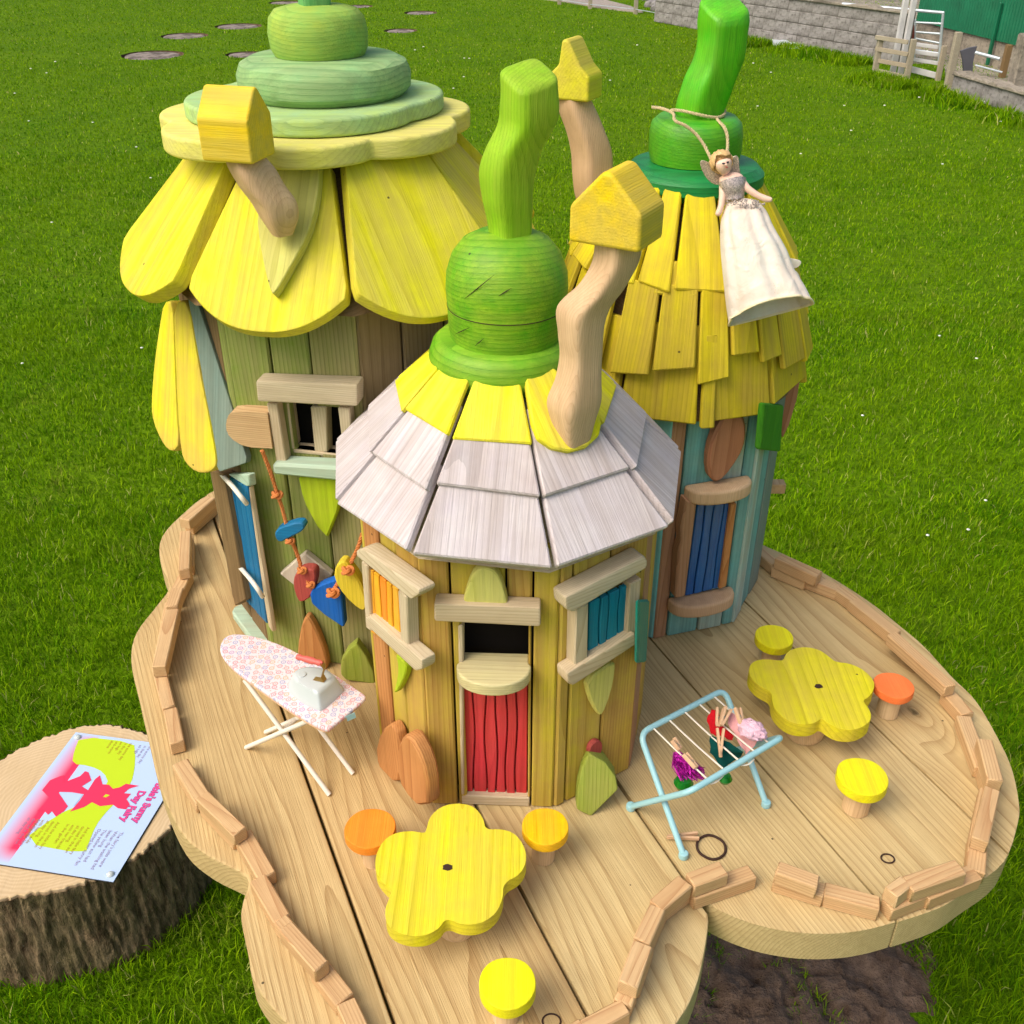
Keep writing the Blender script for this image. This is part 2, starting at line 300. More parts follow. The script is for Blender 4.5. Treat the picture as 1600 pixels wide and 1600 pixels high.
def frame(o, x, y):
    x = Vector(x).normalized(); y = Vector(y); z = x.cross(y).normalized(); y = z.cross(x)
    m = Matrix((x, y, z)).transposed().to_4x4(); m.translation = Vector(o); return m
I4 = Matrix.Identity(4)
def T(*v): return Matrix.Translation(Vector(v))
def do_bevel(bm, off, seg=1, ang=28):
    es = [e for e in bm.edges if len(e.link_faces) == 2 and e.calc_face_angle(0) > R(ang)]
    if es and off > 0: bmesh.ops.bevel(bm, geom=es, offset=off, segments=seg, profile=.5, affect='EDGES', clamp_overlap=True)
def slab_bm(pts, t, bev=.0012, z0=0, seg=1, jit=0):
    bm = bmesh.new(); n = len(pts)
    area = sum(pts[i][0] * pts[(i + 1) % n][1] - pts[(i + 1) % n][0] * pts[i][1] for i in range(n))
    if area < 0: pts = pts[::-1]
    a = [bm.verts.new((x, y, z0)) for x, y in pts]; b = [bm.verts.new((x + rng.uniform(-jit, jit), y + rng.uniform(-jit, jit), z0 + t)) for x, y in pts]
    bm.faces.new(a[::-1]); bm.faces.new(b)
    for i in range(n): bm.faces.new((a[i], a[(i + 1) % n], b[(i + 1) % n], b[i]))
    bm.normal_update(); do_bevel(bm, bev, seg); return bm
def slab(name, pts, t, Mw, mat, parent, bev=.0012, z0=0, gh=False, seg=1, label=None, jit=0):
    pts = [tuple(p)[:2] for p in pts]
    if gh:
        Mw = Mw @ Matrix.Rotation(R(90), 4, 'Z'); pts = [(y, -x) for x, y in pts]
    # keep the object's own origin at its middle
    cx = sum(p[0] for p in pts) / len(pts); cy = sum(p[1] for p in pts) / len(pts)
    return bm_obj(name, slab_bm([(x - cx, y - cy) for x, y in pts], t, bev, z0, seg, jit), Mw @ T(cx, cy, 0), mat, parent, label=label)
def smooth_poly(pts, it=2):
    for _ in range(it):
        o = []
        for i in range(len(pts)):
            a, b = Vector(pts[i]), Vector(pts[(i + 1) % len(pts)]); o += [tuple(a * .75 + b * .25), tuple(a * .25 + b * .75)]
        pts = o
    return pts
def box(name, x0, x1, y0, y1, z0, z1, Mw, mat, parent, bev=.001, **k):
    return slab(name, [(x0, y0), (x1, y0), (x1, y1), (x0, y1)], z1 - z0, Mw, mat, parent, bev, z0, **k)
class Face:
    def __init__(s, A, B, z0=.8, up=None):
        s.A = Vector((A[0], A[1], z0)); d = Vector((B[0] - A[0], B[1] - A[1], 0)); s.w = d.length
        s.M = frame(s.A, d, up or (0, 0, 1)); s.n = s.M.col[2].xyz
    def loc(s, px, py, off=0):
        r = ray(px, py); o = s.A + s.n * off; t = (o - EYE).dot(s.n) / r.dot(s.n)
        p = s.M.inverted() @ (EYE + r * t); return (p.x, p.y)
    def world(s, px, py, off=0):
        x, y = s.loc(px, py, off); return s.M @ Vector((x, y, off))
    def put(s, name, px, off, t, mat, parent, **k):
        return slab(name, [s.loc(x, y, off + t) for x, y in px], t, s.M @ T(0, 0, off), mat, parent, **k)
def poly3(name, pts, t, mat, parent, grain=None, bev=.002, seg=2, label=None):
    pts = [Vector(p) for p in pts]; c = sum(pts, Vector()) / len(pts); n = Vector()
    for i in range(len(pts)): n += (pts[i] - c).cross(pts[(i + 1) % len(pts)] - c)
    n.normalize()
    if n.dot(EYE - c) < 0: n = -n
    y = Vector(grain or (0, 0, 1)); y = (y - n * y.dot(n)).normalized(); x = y.cross(n)
    m = frame(c, x, y); mi = m.inverted()
    return slab(name, [((mi @ p).x, (mi @ p).y) for p in pts], t, m @ T(0, 0, -t), mat, parent, bev, seg=seg, label=label)
def lathe(name, prof, c, mat, parent, n=40, wob=0, Mw=None, sq=(1, 1)):
    bm = bmesh.new(); rings = []
    for r, z in prof:
        rings.append([bm.verts.new((r * sq[0] * math.cos(2 * math.pi * i / n) * (1 + wob * math.sin(3 * i * 2 * math.pi / n + z * 40)), r * sq[1] * math.sin(2 * math.pi * i / n) * (1 + wob * math.cos(2 * i * 2 * math.pi / n + z * 60)), z)) for i in range(n)])
    for a, b in zip(rings, rings[1:]):
        for i in range(n): bm.faces.new((a[i], a[(i + 1) % n], b[(i + 1) % n], b[i]))
    bm.faces.new(rings[0][::-1]); bm.faces.new(rings[-1])
    return bm_obj(name, bm, Mw if Mw is not None else T(*c), mat, parent, 40)
def spline(pts, k=6):
    pts = [Vector(p) for p in pts]; o = []
    for i in range(len(pts) - 1):
        p0, p1, p2, p3 = pts[max(0, i - 1)], pts[i], pts[i + 1], pts[min(len(pts) - 1, i + 2)]
        for j in range(k):
            t = j / k; o.append(.5 * ((2 * p1) + (p2 - p0) * t + (2 * p0 - 5 * p1 + 4 * p2 - p3) * t * t + (3 * p1 - p0 - 3 * p2 + p3) * t ** 3))
    return o + [pts[-1]]
def tube_bm(bm, pts, r, n=8):
    pts = [Vector(p) for p in pts]; rr = r if isinstance(r, (list, tuple)) else [r] * len(pts); rings = []; up = None
    for i, p in enumerate(pts):
        d = (pts[min(i + 1, len(pts) - 1)] - pts[max(i - 1, 0)]).normalized()
        if up is None: up = d.orthogonal().normalized()
        up = (up - d * up.dot(d)).normalized(); s = d.cross(up)
        rings.append([bm.verts.new(p + (up * math.cos(2 * math.pi * k / n) + s * math.sin(2 * math.pi * k / n)) * rr[i]) for k in range(n)])
    for a, b in zip(rings, rings[1:]):
        for k in range(n): bm.faces.new((a[k], a[(k + 1) % n], b[(k + 1) % n], b[k]))
    bm.faces.new(rings[0][::-1]); bm.faces.new(rings[-1])
def tube(name, pts, r, mat, parent, n=8, sm=0):
    pts = spline(pts, sm) if sm else [Vector(p) for p in pts]
    c = pts[len(pts) // 2].copy(); bm = bmesh.new(); tube_bm(bm, [p - c for p in pts], r, n)
    return bm_obj(name, bm, T(*c), mat, parent, 50)
def rope(name, pts, r, mat, parent, twist=900, sm=6, strands=3):
    ps = spline(pts, sm); L = 0; c = ps[len(ps) // 2].copy(); bm = bmesh.new()
    fine = [ps[0]]
    for a, b in zip(ps, ps[1:]):
        m = max(1, int((b - a).length / (r * .9)))
        for j in range(1, m + 1): fine.append(a.lerp(b, j / m))
    for s in range(strands):
        out = []; L = 0; up = None
        for i, p in enumerate(fine):
            d = (fine[min(i + 1, len(fine) - 1)] - fine[max(i - 1, 0)]).normalized()
            if up is None: up = d.orthogonal().normalized()
            up = (up - d * up.dot(d)).normalized(); sd = d.cross(up)
            if i: L += (p - fine[i - 1]).length
            a = L * twist / (r / .0015) + s * 2 * math.pi / strands
            out.append(p - c + (up * math.cos(a) + sd * math.sin(a)) * r * .5)
        tube_bm(bm, out, r * .58, 5)
    return bm_obj(name, bm, T(*c), mat, parent, 60)
def knot(name, p, r, mat, parent):
    ps = [Vector((math.cos(t) * (1 + .45 * math.cos(1.5 * t)), math.sin(t) * (1 + .45 * math.cos(1.5 * t)), .55 * math.sin(1.5 * t))) * r * .62 + Vector(p) for t in np.linspace(0, 4 * math.pi, 40)]
    return tube(name, ps, r * .36, mat, parent, 6)
def carved(name, rows, Y, mat, parent, yaw=30, dep=1.0, front_tilt=0, per=6, pw=4.5):
    """A carved wavy timber: rows of (left px, right px, py) from the top down; the cross-section is a rounded square."""
    cen, hw = [], []
    for l, r_, py in rows:
        a, b = ony(l, py, Y), ony(r_, py, Y); cen.append((a + b) / 2); hw.append((b - a).length / 2)
    cs = spline(cen, per); hs = [v.x for v in spline([(h, 0, 0) for h in hw], per)]
    n = 32; sec = []
    for k in range(n):
        t = 2 * math.pi * k / n; x = math.copysign(abs(math.cos(t)) ** (2 / pw), math.cos(t)); y = math.copysign(abs(math.sin(t)) ** (2 / pw), math.sin(t))
        sec.append((x * math.cos(R(yaw)) - y * math.sin(R(yaw)), x * math.sin(R(yaw)) + y * math.cos(R(yaw))))
    mx = max(abs(x) for x, y in sec); sec = [(x / mx, y / mx * dep) for x, y in sec]
    base = cs[-1]; bm = bmesh.new(); rings = []
    prof = [(c, h, max(0, 1 - i / (per * 1.2))) for i, (c, h) in enumerate(zip(cs, hs))]
    c, h, _ = prof[0]; up = (cs[0] - cs[1]).normalized()
    prof = [(c + up * .0035, h * .80, 1), (c + up * .0028, h * .91, 1), (c + up * .0012, h * .98, 1)] + prof
    for c, h, f in prof:
        rings.append([bm.verts.new((c.x - base.x + x * h * (1 + .02 * math.sin(c.z * 150 + 3 * y)), c.y - base.y + y * h, c.z - base.z + y * front_tilt * h * f)) for x, y in sec])
    for a, b in zip(rings, rings[1:]):
        for i in range(n): bm.faces.new((a[i], a[(i + 1) % n], b[(i + 1) % n], b[i]))
    bm.faces.new(rings[0]); bm.faces.new(rings[-1][::-1])
    return bm_obj(name, bm, T(*base), mat, parent, 48)
def house_block(name, c, w, h, d, yaw, mat, parent, roof=.45, concave=0, bev=.004, apex=0):
    """Chimney cap: a gabled block, gable towards local -y."""
    e = h * (1 - roof); pts = [(-w / 2, 0), (w / 2, 0), (w / 2, e)]
    if concave: pts += [(w * .27, e + h * roof * .28), (w * .1 + apex, h)]
    else: pts += [(w * .06 + apex, h)]
    pts += [(-w * .06 + apex, h)]
    if concave: pts += [(-w * .27, e + h * roof * .28)]
    pts += [(-w / 2, e)]
    m = T(*c) @ Matrix.Rotation(R(yaw), 4, 'Z') @ frame((0, d / 2, 0), (1, 0, 0), (0, 0, 1))
    return bm_obj(name, slab_bm(pts, d, bev, 0, 3), m, mat, parent, 40)

# ------------------------------------------------------------------ ground, stones' pits, path
def gp(px, py): return onz(px, py, 0)
STONES = [((238, 86), 84), ((288, 56), 64), ((372, 41), 64), ((384, 85), 56), ((626, 48), 46), ((657, 20), 46), ((446, 4), 46), ((560, 10), 40)]
stone_xy = []
for (px, py), wpx in STONES:
    p = gp(px, py); d = (p - EYE).dot(Vector((0, CP, -SP))); stone_xy.append((p.x, p.y, wpx * d / FOC / 2))
def grass_ground():
    t = NT('lawn'); v = t.coords(); n1 = t.noise(v, 1.3, 5, .6)[0]; n2 = t.noise(v, 40, 4, .7)[0]
    mp = t.n('Mapping'); t.l(v, mp.inputs[0]); mp.inputs['Scale'].default_value = (3, 9, 1); n3 = t.noise(mp.outputs[0], 2.2, 5, .65)[0]
    c = t.mix(t.ramp(n2, .3, .7), lin(56, 92, 2), lin(108, 146, 4))
    c = t.mix(t.ramp(n1, .35, .7, 0, .6), c, lin(110, 142, 4)); c = t.mix(t.ramp(n3, .45, .75, 0, .5), c, lin(46, 80, 2))
    t.l(c, t.p.inputs['Base Color']); t.p.inputs['Roughness'].default_value = .9; t.p.inputs['Specular IOR Level'].default_value = .1
    t.bump(t.math('ADD', n2, n3), .8, .03); return t.m
M['lawn'] = grass_ground()
def soil_mat():
    t = NT('soil'); v = t.coords(); n = t.noise(v, 30, 6, .7)[0]; n2 = t.noise(v, 220, 3, .6)[0]
    c = t.mix(t.ramp(n, .3, .7), lin(84, 66, 54), lin(142, 118, 98)); c = t.mix(t.ramp(n2, .6, .8, 0, .5), c, lin(166, 142, 118))
    t.l(c, t.p.inputs['Base Color']); t.p.inputs['Roughness'].default_value = .95; t.p.inputs['Specular IOR Level'].default_value = .1
    t.bump(t.math('ADD', n, t.math('MULTIPLY', n2, .5)), 1, .012); return t.m
M['soil'] = soil_mat()
def build_ground():
    vs2, edges = [], []
    def loop(pts):
        s = len(vs2); vs2.extend(Vector(p) for p in pts); edges.extend((s + i, s + (i + 1) % len(pts)) for i in range(len(pts)))
    loop([(-90, -30), (90, -30), (90, 160), (-90, 160)])
    holes = []
    for x, y, r in stone_xy:
        h = [(x + r * 1.16 * math.cos(a) * (1 + .05 * math.sin(3 * a)), y + r * 1.16 * math.sin(a)) for a in [i * math.pi / 10 for i in range(20)]]
        holes.append(h); loop(h)
    V, E_, F_, *_ = delaunay_2d_cdt(vs2, edges, [], 0, 1e-5)
    bm = bmesh.new(); bv = [bm.verts.new((v.x, v.y, 0)) for v in V]
    for f in F_:
        c = sum((V[i] for i in f), Vector((0, 0))) / len(f)
        if any((c.x - x) ** 2 + (c.y - y) ** 2 < (r * 1.13) ** 2 for x, y, r in stone_xy): continue
        bm.faces.new([bv[i] for i in f])
    o = bm_obj('ground', bm, I4, 'lawn', None); tag(o, kind='structure')
    for h in holes:                                    # earth walls and floor of each pit
        bm = bmesh.new(); n = len(h); a = [bm.verts.new((x, y, -.002)) for x, y in h]; b = [bm.verts.new((x, y, -.09)) for x, y in h]
        for i in range(n): bm.faces.new((a[i], a[(i + 1) % n], b[(i + 1) % n], b[i]))
        bm.faces.new(b); bm_obj('pit', bm, I4, 'soil', o)
    return o
build_ground()
# gravel path beyond the wire fence
def gravel_mat():
    t = NT('gravel'); v = t.coords(); n = t.noise(v, 25, 5, .7)[0]
    t.l(t.mix(n, lin(120, 108, 98), lin(196, 184, 170)), t.p.inputs['Base Color']); t.p.inputs['Roughness'].default_value = .95; t.bump(n, .6, .02); return t.m
M['gravel'] = gravel_mat()
pp = [gp(700, -40), gp(850, 0), gp(885, 4), gp(935, 13), gp(985, 19), gp(1005, 20), gp(985, 11), gp(945, 1), gp(900, -30)]
tag(slab('path', [(p.x, p.y) for p in pp], .03, T(0, 0, -.015), 'gravel', None, bev=0), kind='structure')

def stone_mat():
    t = NT('log_slice'); v = t.coords(); n = t.noise(v, 9, 5, .7)[0]
    c = t.mix(t.ramp(n, .4, .6), lin(150, 138, 126), lin(84, 74, 64)); t.l(c, t.p.inputs['Base Color']); t.p.inputs['Roughness'].default_value = .9; t.bump(n, .5, .02); return t.m
M['stone'] = stone_mat()
where = ['nearest of the row at far left', 'second in the row at far left', 'furthest of the row at far left', 'half hidden by the pale green disc',
         'in the middle of the lawn', 'far back near the top edge', 'just left of the mint stem', 'just right of the mint stem']
for (x, y, r), wd in zip(stone_xy, where):
    pts = [(r * math.cos(a) * (1 + .06 * math.sin(2 * a + x)), r * math.sin(a) * (1 + .05 * math.cos(3 * a + y))) for a in [i * math.pi / 12 for i in range(24)]]
    o = slab('stepping_log', pts, .085, T(x, y, -.09), 'stone', None, bev=.008)
    tag(o, 'grey round stepping log sunk in the lawn, ' + wd, 'stepping log', 'stepping logs sunk in the lawn')

# soil patch under the platform
SOIL = [gp(x, y) for x, y in ((1085, 1640), (1130, 1500), (1230, 1482), (1350, 1478), (1440, 1500), (1455, 1560), (1440, 1660), (1300, 1720), (1100, 1720))]
SOIL_POLY = smooth_poly([(p.x, p.y) for p in SOIL], 2)
def inside(x, y, poly):
    c = False; j = len(poly) - 1
    for i in range(len(poly)):
        xi, yi = poly[i]; xj, yj = poly[j]
        if (yi > y) != (yj > y) and x < (xj - xi) * (y - yi) / (yj - yi) + xi: c = not c
        j = i
    return c
def build_soil():
    x0, x1, y0, y1 = min(p[0] for p in SOIL_POLY) - .35, max(p[0] for p in SOIL_POLY) + .06, min(p[1] for p in SOIL_POLY) - .05, max(p[1] for p in SOIL_POLY) + .3
    nx, ny = 190, 190; bm = bmesh.new(); g = []
    for j in range(ny):
        for i in range(nx):
            x, y = x0 + (x1 - x0) * i / (nx - 1), y0 + (y1 - y0) * j / (ny - 1)
            cx, cy = (x0 + x1) / 2, (y0 + y1) / 2; e = max(abs(x - cx) / (x1 - x0) * 2, abs(y - cy) / (y1 - y0) * 2)
            e = math.hypot((x - cx) / (x1 - x0) * 2, (y - cy) / (y1 - y0) * 2)
            fall = max(0, 1 - e ** 4)
            n = noise.fractal(Vector((x * 16, y * 16, 3)), 1.0, 2.1, 6) + .5 * noise.cell(Vector((x * 38 + .6 * noise.noise(Vector((x * 40, y * 40, 0))), y * 38, 0)))
            g.append(bm.verts.new((x, y, -.012 + fall * (.036 + .017 * n))))
    for j in range(ny - 1):
        for i in range(nx - 1): bm.faces.new((g[j * nx + i], g[j * nx + i + 1], g[(j + 1) * nx + i + 1], g[(j + 1) * nx + i]))
    tag(bm_obj('soil_patch', bm, I4, 'soil', None, 180), kind='structure')
build_soil()

# ------------------------------------------------------------------ platform
DZ = .8
OUT = q('w7', (275,55),(200,110),(135,180),(130,250),(155,325),(120,380),(60,460),(45,540),(70,660),(100,790),(130,910),(190,1040),(270,1110),(380,1170),(370,1240),(365,1290),(385,1390),(405,1480),(490,1590)) + \
      [(520, 1660), (640, 1720), (800, 1740), (950, 1710), (1025, 1650)] + q('w8', (360,820),(410,740),(450,620),(475,450),(455,375),(500,410),(620,460),(750,490),(880,500),(1010,490),(1135,460),(1300,405),(1400,340),(1530,240),(1580,100)) + \
      q('v1', (1580,1150),(1550,1010),(1490,880),(1400,730),(1300,630),(1180,500),(1040,380),(900,280),(750,190),(590,115),(480,60))
outw = [onz(x, y, DZ) for x, y in OUT]; outw = [(p.x, p.y) for p in outw]
outw += [(.30, 1.30), (.20, 1.38), (.06, 1.41), (-.10, 1.44), (-.25, 1.46), (-.38, 1.42)]
def dens(pts):
    o = []
    for i in range(len(pts)):
        a, b, c, d = [Vector(pts[(i + k) % len(pts)]).to_3d() for k in (-1, 0, 1, 2)]
        for j in range(4):
            t = j / 4; v = .5 * ((2 * b) + (c - a) * t + (2 * a - 5 * b + 4 * c - d) * t * t + (3 * b - a - 3 * c + d) * t ** 3); o.append((v.x, v.y))
    return o
outw = dens(outw)
PDIR = Vector((-.401, .916)).normalized(); PN = Vector((PDIR.y, -PDIR.x))      # plank direction and the way across
def clip(poly, n, d, keep_less):
    o = []
    f = lambda p: (n.x * p[0] + n.y * p[1] - d) * (1 if keep_less else -1)
    for i in range(len(poly)):
        a, b = poly[i], poly[(i + 1) % len(poly)]; fa, fb = f(a), f(b)
        if fa <= 0: o.append(a)
        if (fa < 0 < fb) or (fb < 0 < fa):
            t = fa / (fa - fb); o.append((a[0] + (b[0] - a[0]) * t, a[1] + (b[1] - a[1]) * t))
    return o
deck = thing('platform', (0, .95, .02), 'pale timber platform with scalloped edges carrying three fairy houses', 'platform')
lines = [-.145, .003, PN.dot(Vector((-.192, .71))), PN.dot(Vector((.005, .628))), PN.dot(Vector((.128, .712))), PN.dot(Vector((.174, .979))), PN.dot(Vector((.295, 1.077))), .90, 1.05]
DT = .037
lines = sorted(lines)
lines = [lines[0] - .3] + [l for l in lines if l > -.05]
lines = [PN.dot(Vector((-.192, .71))) - .15 * k for k in (3, 2, 1)] + [PN.dot(Vector(v)) for v in ((-.192, .71), (.005, .628), (.128, .712), (.174, .979), (.295, 1.077))] + [PN.dot(Vector((.295, 1.077))) + .15]
for a, b in zip(lines, lines[1:]):
    g = .0028
    pl = clip(clip(outw, PN, b - g / 2, True), PN, a + g / 2, False)
    if len(pl) < 3: continue
    cx = sum(p[0] for p in pl) / len(pl); cy = sum(p[1] for p in pl) / len(pl)
    m = frame((cx, cy, DZ - DT + rng.uniform(-.001, 0)), (PN.x, PN.y, 0), (PDIR.x, PDIR.y, 0)); mi = m.inverted()
    lp = [mi @ Vector((x, y, DZ - DT)) for x, y in pl]
    cl = []
    for p in lp:
        if not cl or (Vector((p.x, p.y)) - Vector(cl[-1])).length > 6e-4: cl.append((p.x, p.y))
    if (Vector(cl[0]) - Vector(cl[-1])).length < 6e-4: cl.pop()
    slab('deck_plank', cl, DT, m, 'deck', deck, bev=.003, seg=2)
# bearers and post under the deck
for y in (.78, 1.16):
    box('bearer', -.28, .28, y - .03, y + .03, DZ - DT - .062, DZ - DT - .004, I4, 'raw', deck)
M['bark'] = None
def bark_mat():
    t = NT('bark'); tc = t.n('TexCoord'); mp = t.n('Mapping'); t.l(tc.outputs['Object'], mp.inputs[0]); mp.inputs['Scale'].default_value = (1, 1, .22)
    n = t.noise(mp.outputs[0], 70, 5, .7, .4)[0]; n2 = t.noise(tc.outputs['Object'], 130, 4, .7)[0]; n3 = t.noise(tc.outputs['Object'], 14, 3)[0]
    c = t.mix(t.ramp(n, .35, .65), lin(70, 54, 38), lin(158, 136, 104)); c = t.mix(t.ramp(n3, .4, .7, 0, .45), c, lin(84, 88, 50))
    c = t.mix(t.ramp(n2, .66, .74, 0, .7), c, lin(176, 172, 150)); t.l(c, t.p.inputs['Base Color'])
    t.p.inputs['Roughness'].default_value = .95; t.p.inputs['Specular IOR Level'].default_value = .1; t.bump(t.math('ADD', n, t.math('MULTIPLY', n2, .4)), 1, .012); return t.m
M['bark'] = bark_mat()
lathe('support_post', [(.13, -.02), (.125, .3), (.12, DZ - DT - .064)], (0, .97, 0), 'bark', deck, 24)
# rail blocks: (key, p0, p1, level) p = middle of the top face; level 1 lies on the deck, level 2 on a block
BL = [('w7',(283,88),(212,148),1),('w7',(277,66),(200,132),2),('w7',(203,165),(200,278),2),('w7',(207,180),(208,270),1),('w7',(206,285),(168,360),1),('w7',(180,330),(163,385),2),('w7',(163,370),(128,555),1),('w7',(166,392),(126,560),2),
      ('w7',(126,562),(156,678),1),('w7',(160,682),(178,782),1),('w7',(188,835),(255,945),1),('w7',(252,930),(362,1038),2),('w7',(262,950),(360,1050),1),('w7',(368,1042),(440,1168),1),
      ('w7',(412,1172),(486,1292),1),('w7',(478,1290),(590,1420),1),('w7',(494,1312),(600,1432),2),('w7',(590,1425),(668,1528),1),('w7',(668,1530),(720,1640),1),
      ('v1',(478,85),(570,160),1),('v1',(575,128),(748,205),2),('v1',(560,165),(700,222),1),('v1',(700,212),(830,262),1),('v1',(822,258),(900,312),1),('v1',(890,308),(1070,450),1),('v1',(1050,448),(1298,668),2),('v1',(1060,455),(1290,665),1),
      ('v1',(1282,690),(1368,785),1),('v1',(1350,792),(1432,1010),1),('v1',(1438,890),(1482,1062),2),('v1',(1440,1000),(1470,1100),1),('v1',(1472,1095),(1420,1310),2),('v1',(1450,1100),(1410,1300),1),('v1',(1412,1300),(1400,1440),1),
      ('v1',(1400,1440),(1180,1530),1),('v1',(1180,1520),(1030,1580),1),('v1',(1340,1422),(1115,1495),2),('v1',(1110,1480),(1045,1530),2),
      ('v1',(1000,1575),(770,1515),1),('v1',(770,1520),(560,1455),1),('v1',(745,1485),(572,1420),2),('v1',(470,1440),(210,1530),1),('v1',(352,1425),(208,1478),2),
      ('w8',(400,320),(295,400),1),('w8',(392,308),(285,398),2),('w8',(292,402),(235,525),2),('w8',(300,405),(245,525),1),('w8',(240,530),(185,680),2),('w8',(245,535),(195,680),1),('w8',(190,690),(165,745),1),('w8',(180,755),(30,835),1),('w8',(30,830),(-130,930),1)]
BH = .0165
for k, a, b, lv in BL:
    zt = DZ + BH * lv; p0, p1 = onz(*q(k, a), zt), onz(*q(k, b), zt); d = p1 - p0; L = d.length
    wd = rng.uniform(.014, .0175)
    m = frame((p0 + p1) / 2 - Vector((0, 0, BH)), (-d.y, d.x, 0), (-d.x, -d.y, 0)); m = m if m.col[2].z > 0 else frame((p0 + p1) / 2 - Vector((0, 0, BH)), (d.y, -d.x, 0), d)
    box('rail_block', -wd / 2, wd / 2, -L / 2, L / 2, .0004 * rng.random(), BH - .0006 * rng.random(), m, 'rail', deck, bev=.0012, jit=.0006)
for (k, p, r) in (('w8', (1113, 232), .0062), ('w6', (1378, 1432), .0075)):
    c = onz(*q(k, p), DZ); ps = [c + Vector((r * math.cos(a), r * .85 * math.sin(a), .0002)) for a in np.linspace(0, 2 * math.pi, 25)]
    tube('knot_ring', ps, .0008, 'elastic', deck, 6)

# ------------------------------------------------------------------ house helpers
def ngon(c, r, a0, n=8): return [(c[0] + r * math.cos(R(a0 + 360 / n * i)), c[1] + r * math.sin(R(a0 + 360 / n * i))) for i in range(n)]
def wall_planks(parent, f, H, edges, mats, open_=None, t=.012):
    """Upright boards across one face; open_ = (x0, x1, y0, y1) is left free."""
    for i, (a, b) in enumerate(zip(edges, edges[1:])):
        a2, b2 = a * f.w + .0010, b * f.w - .0010; mt = mats[i % len(mats)]; oo = rng.uniform(-.0012, .0012)
        mk = lambda pts: slab('wall_plank', pts, t, f.M @ T(0, 0, -t + oo), mt, parent, bev=.0018)
        if not open_ or b2 <= open_[0] or a2 >= open_[1]: mk([(a2, 0), (b2, 0), (b2, H), (a2, H)]); continue
        x0, x1, y0, y1 = open_
        if a2 >= x0 - .002 and b2 <= x1 + .002:
            if y0 > .01: mk([(a2, 0), (b2, 0), (b2, y0), (a2, y0)])
            mk([(a2, y1), (b2, y1), (b2, H), (a2, H)])
        elif a2 < x0:
            mk([(a2, 0), (b2, 0), (b2, y0), (x0, y0), (x0, y1), (b2, y1), (b2, H), (a2, H)] if y0 > .001 else [(a2, 0), (x0, 0), (x0, y1), (b2, y1), (b2, H), (a2, H)])
        else:
            mk([(a2, 0), (b2, 0), (b2, H), (a2, H), (a2, y1), (x1, y1), (x1, y0), (a2, y0)] if y0 > .001 else [(x1, 0), (b2, 0), (b2, H), (a2, H), (a2, y1), (x1, y1)])
def inner_shell(parent, poly, z0, z1, name='inner_wall', k=.93):
    cx = sum(p[0] for p in poly) / len(poly); cy = sum(p[1] for p in poly) / len(poly)
    return slab(name, [((x - cx) * k, (y - cy) * k) for x, y in poly], z1 - z0, T(cx, cy, z0), 'dark', parent, bev=0)
def slats(f, name, quad, n, off, t, mat, parent, wavy=.0):
    """n upright slats between the two sides of a picture quad TL, TR, BR, BL."""
    TL, TR, BR, BL = [Vector(f.loc(x, y, off + t)) for x, y in quad]
    cut = [0] + [i / n + rng.uniform(-.12, .12) / n for i in range(1, n)] + [1]
    ph = [rng.uniform(0, 6) for _ in cut]
    for i in range(n):
        def edge(u, k, s):
            return [(TL.lerp(TR, u)).lerp(BL.lerp(BR, u), j / 8) + Vector((s * .0007 + (wavy * math.sin(j * .9 + ph[k]) if 0 < k < n else 0), 0)) for j in range(9)]
        l, r_ = edge(cut[i], i, 1), edge(cut[i + 1], i + 1, -1)
        slab(name, [tuple(v) for v in l + r_[::-1]], t + rng.uniform(-.0006, .0006), f.M @ T(0, 0, off), mat if isinstance(mat, str) else mat[i % len(mat)], parent, bev=.0007)
def shingle(parent, A, B, TA, TB, t0, t1, off, th, mat, name='shingle', g=.0015, rnd=0, u0=0, u1=1):
    A, B, TA, TB = map(Vector, (A, B, TA, TB))
    L0, L1 = A.lerp(TA, t0), A.lerp(TA, t1); R0, R1 = B.lerp(TB, t0), B.lerp(TB, t1)
    L0, R0 = L0.lerp(R0, u0), L0.lerp(R0, u1); L1, R1 = L1.lerp(R1, u0), L1.lerp(R1, u1)
    x = (R0 - L0); y = (L1 + R1) / 2 - (L0 + R0) / 2; m = frame((L0 + R0) / 2, x, y); mi = m.inverted()
    p = [mi @ v for v in (L0, R0, R1, L1)]
    P2 = [(p[0].x + g, p[0].y + rng.uniform(-rnd, rnd)), (p[1].x - g, p[1].y + rng.uniform(-rnd, rnd)), (p[2].x - g, p[2].y), (p[3].x + g, p[3].y)]
    return slab(name, P2, th, m @ T(0, 0, off), mat, parent, bev=.0014, jit=.0003)

# ================================================================== FRONT HOUSE
fh = thing('fairy_house', (-.01, .84, DZ), 'small ochre fairy house with whitewashed shingle roof and red door, nearest the camera', 'fairy house')
FP = [(-.082, .724), (.042, .719), (.124, .772), (.146, .86), (.10, .94), (0, .955), (-.09, .935), (-.150, .87), (-.138, .793)]
FH = .318
faces = [Face(FP[i], FP[(i + 1) % len(FP)]) for i in range(len(FP))]
f0 = faces[0]; fR = faces[1]; fR2 = faces[2]; fL = faces[8]
ox0 = f0.loc(*q('z4', (562, 600)))[0]; ox1 = f0.loc(*q('z4', (882, 600)))[0]; oy1 = f0.loc(*q('z4', (700, 400)))[1]
wall_planks(fh, f0, FH, [0, .225, .62, .81, 1], ['ochre', 'lime_ochre', 'ochre', 'lime_ochre'], (ox0, ox1, 0, oy1))
wall_planks(fh, fR, FH, [0, .14, .56, 1], ['lime_ochre', 'lime_ochre', 'ochre'])
wall_planks(fh, fL, FH, [0, .3, .62, 1], ['orangewood', 'lime_ochre', 'ochre'])
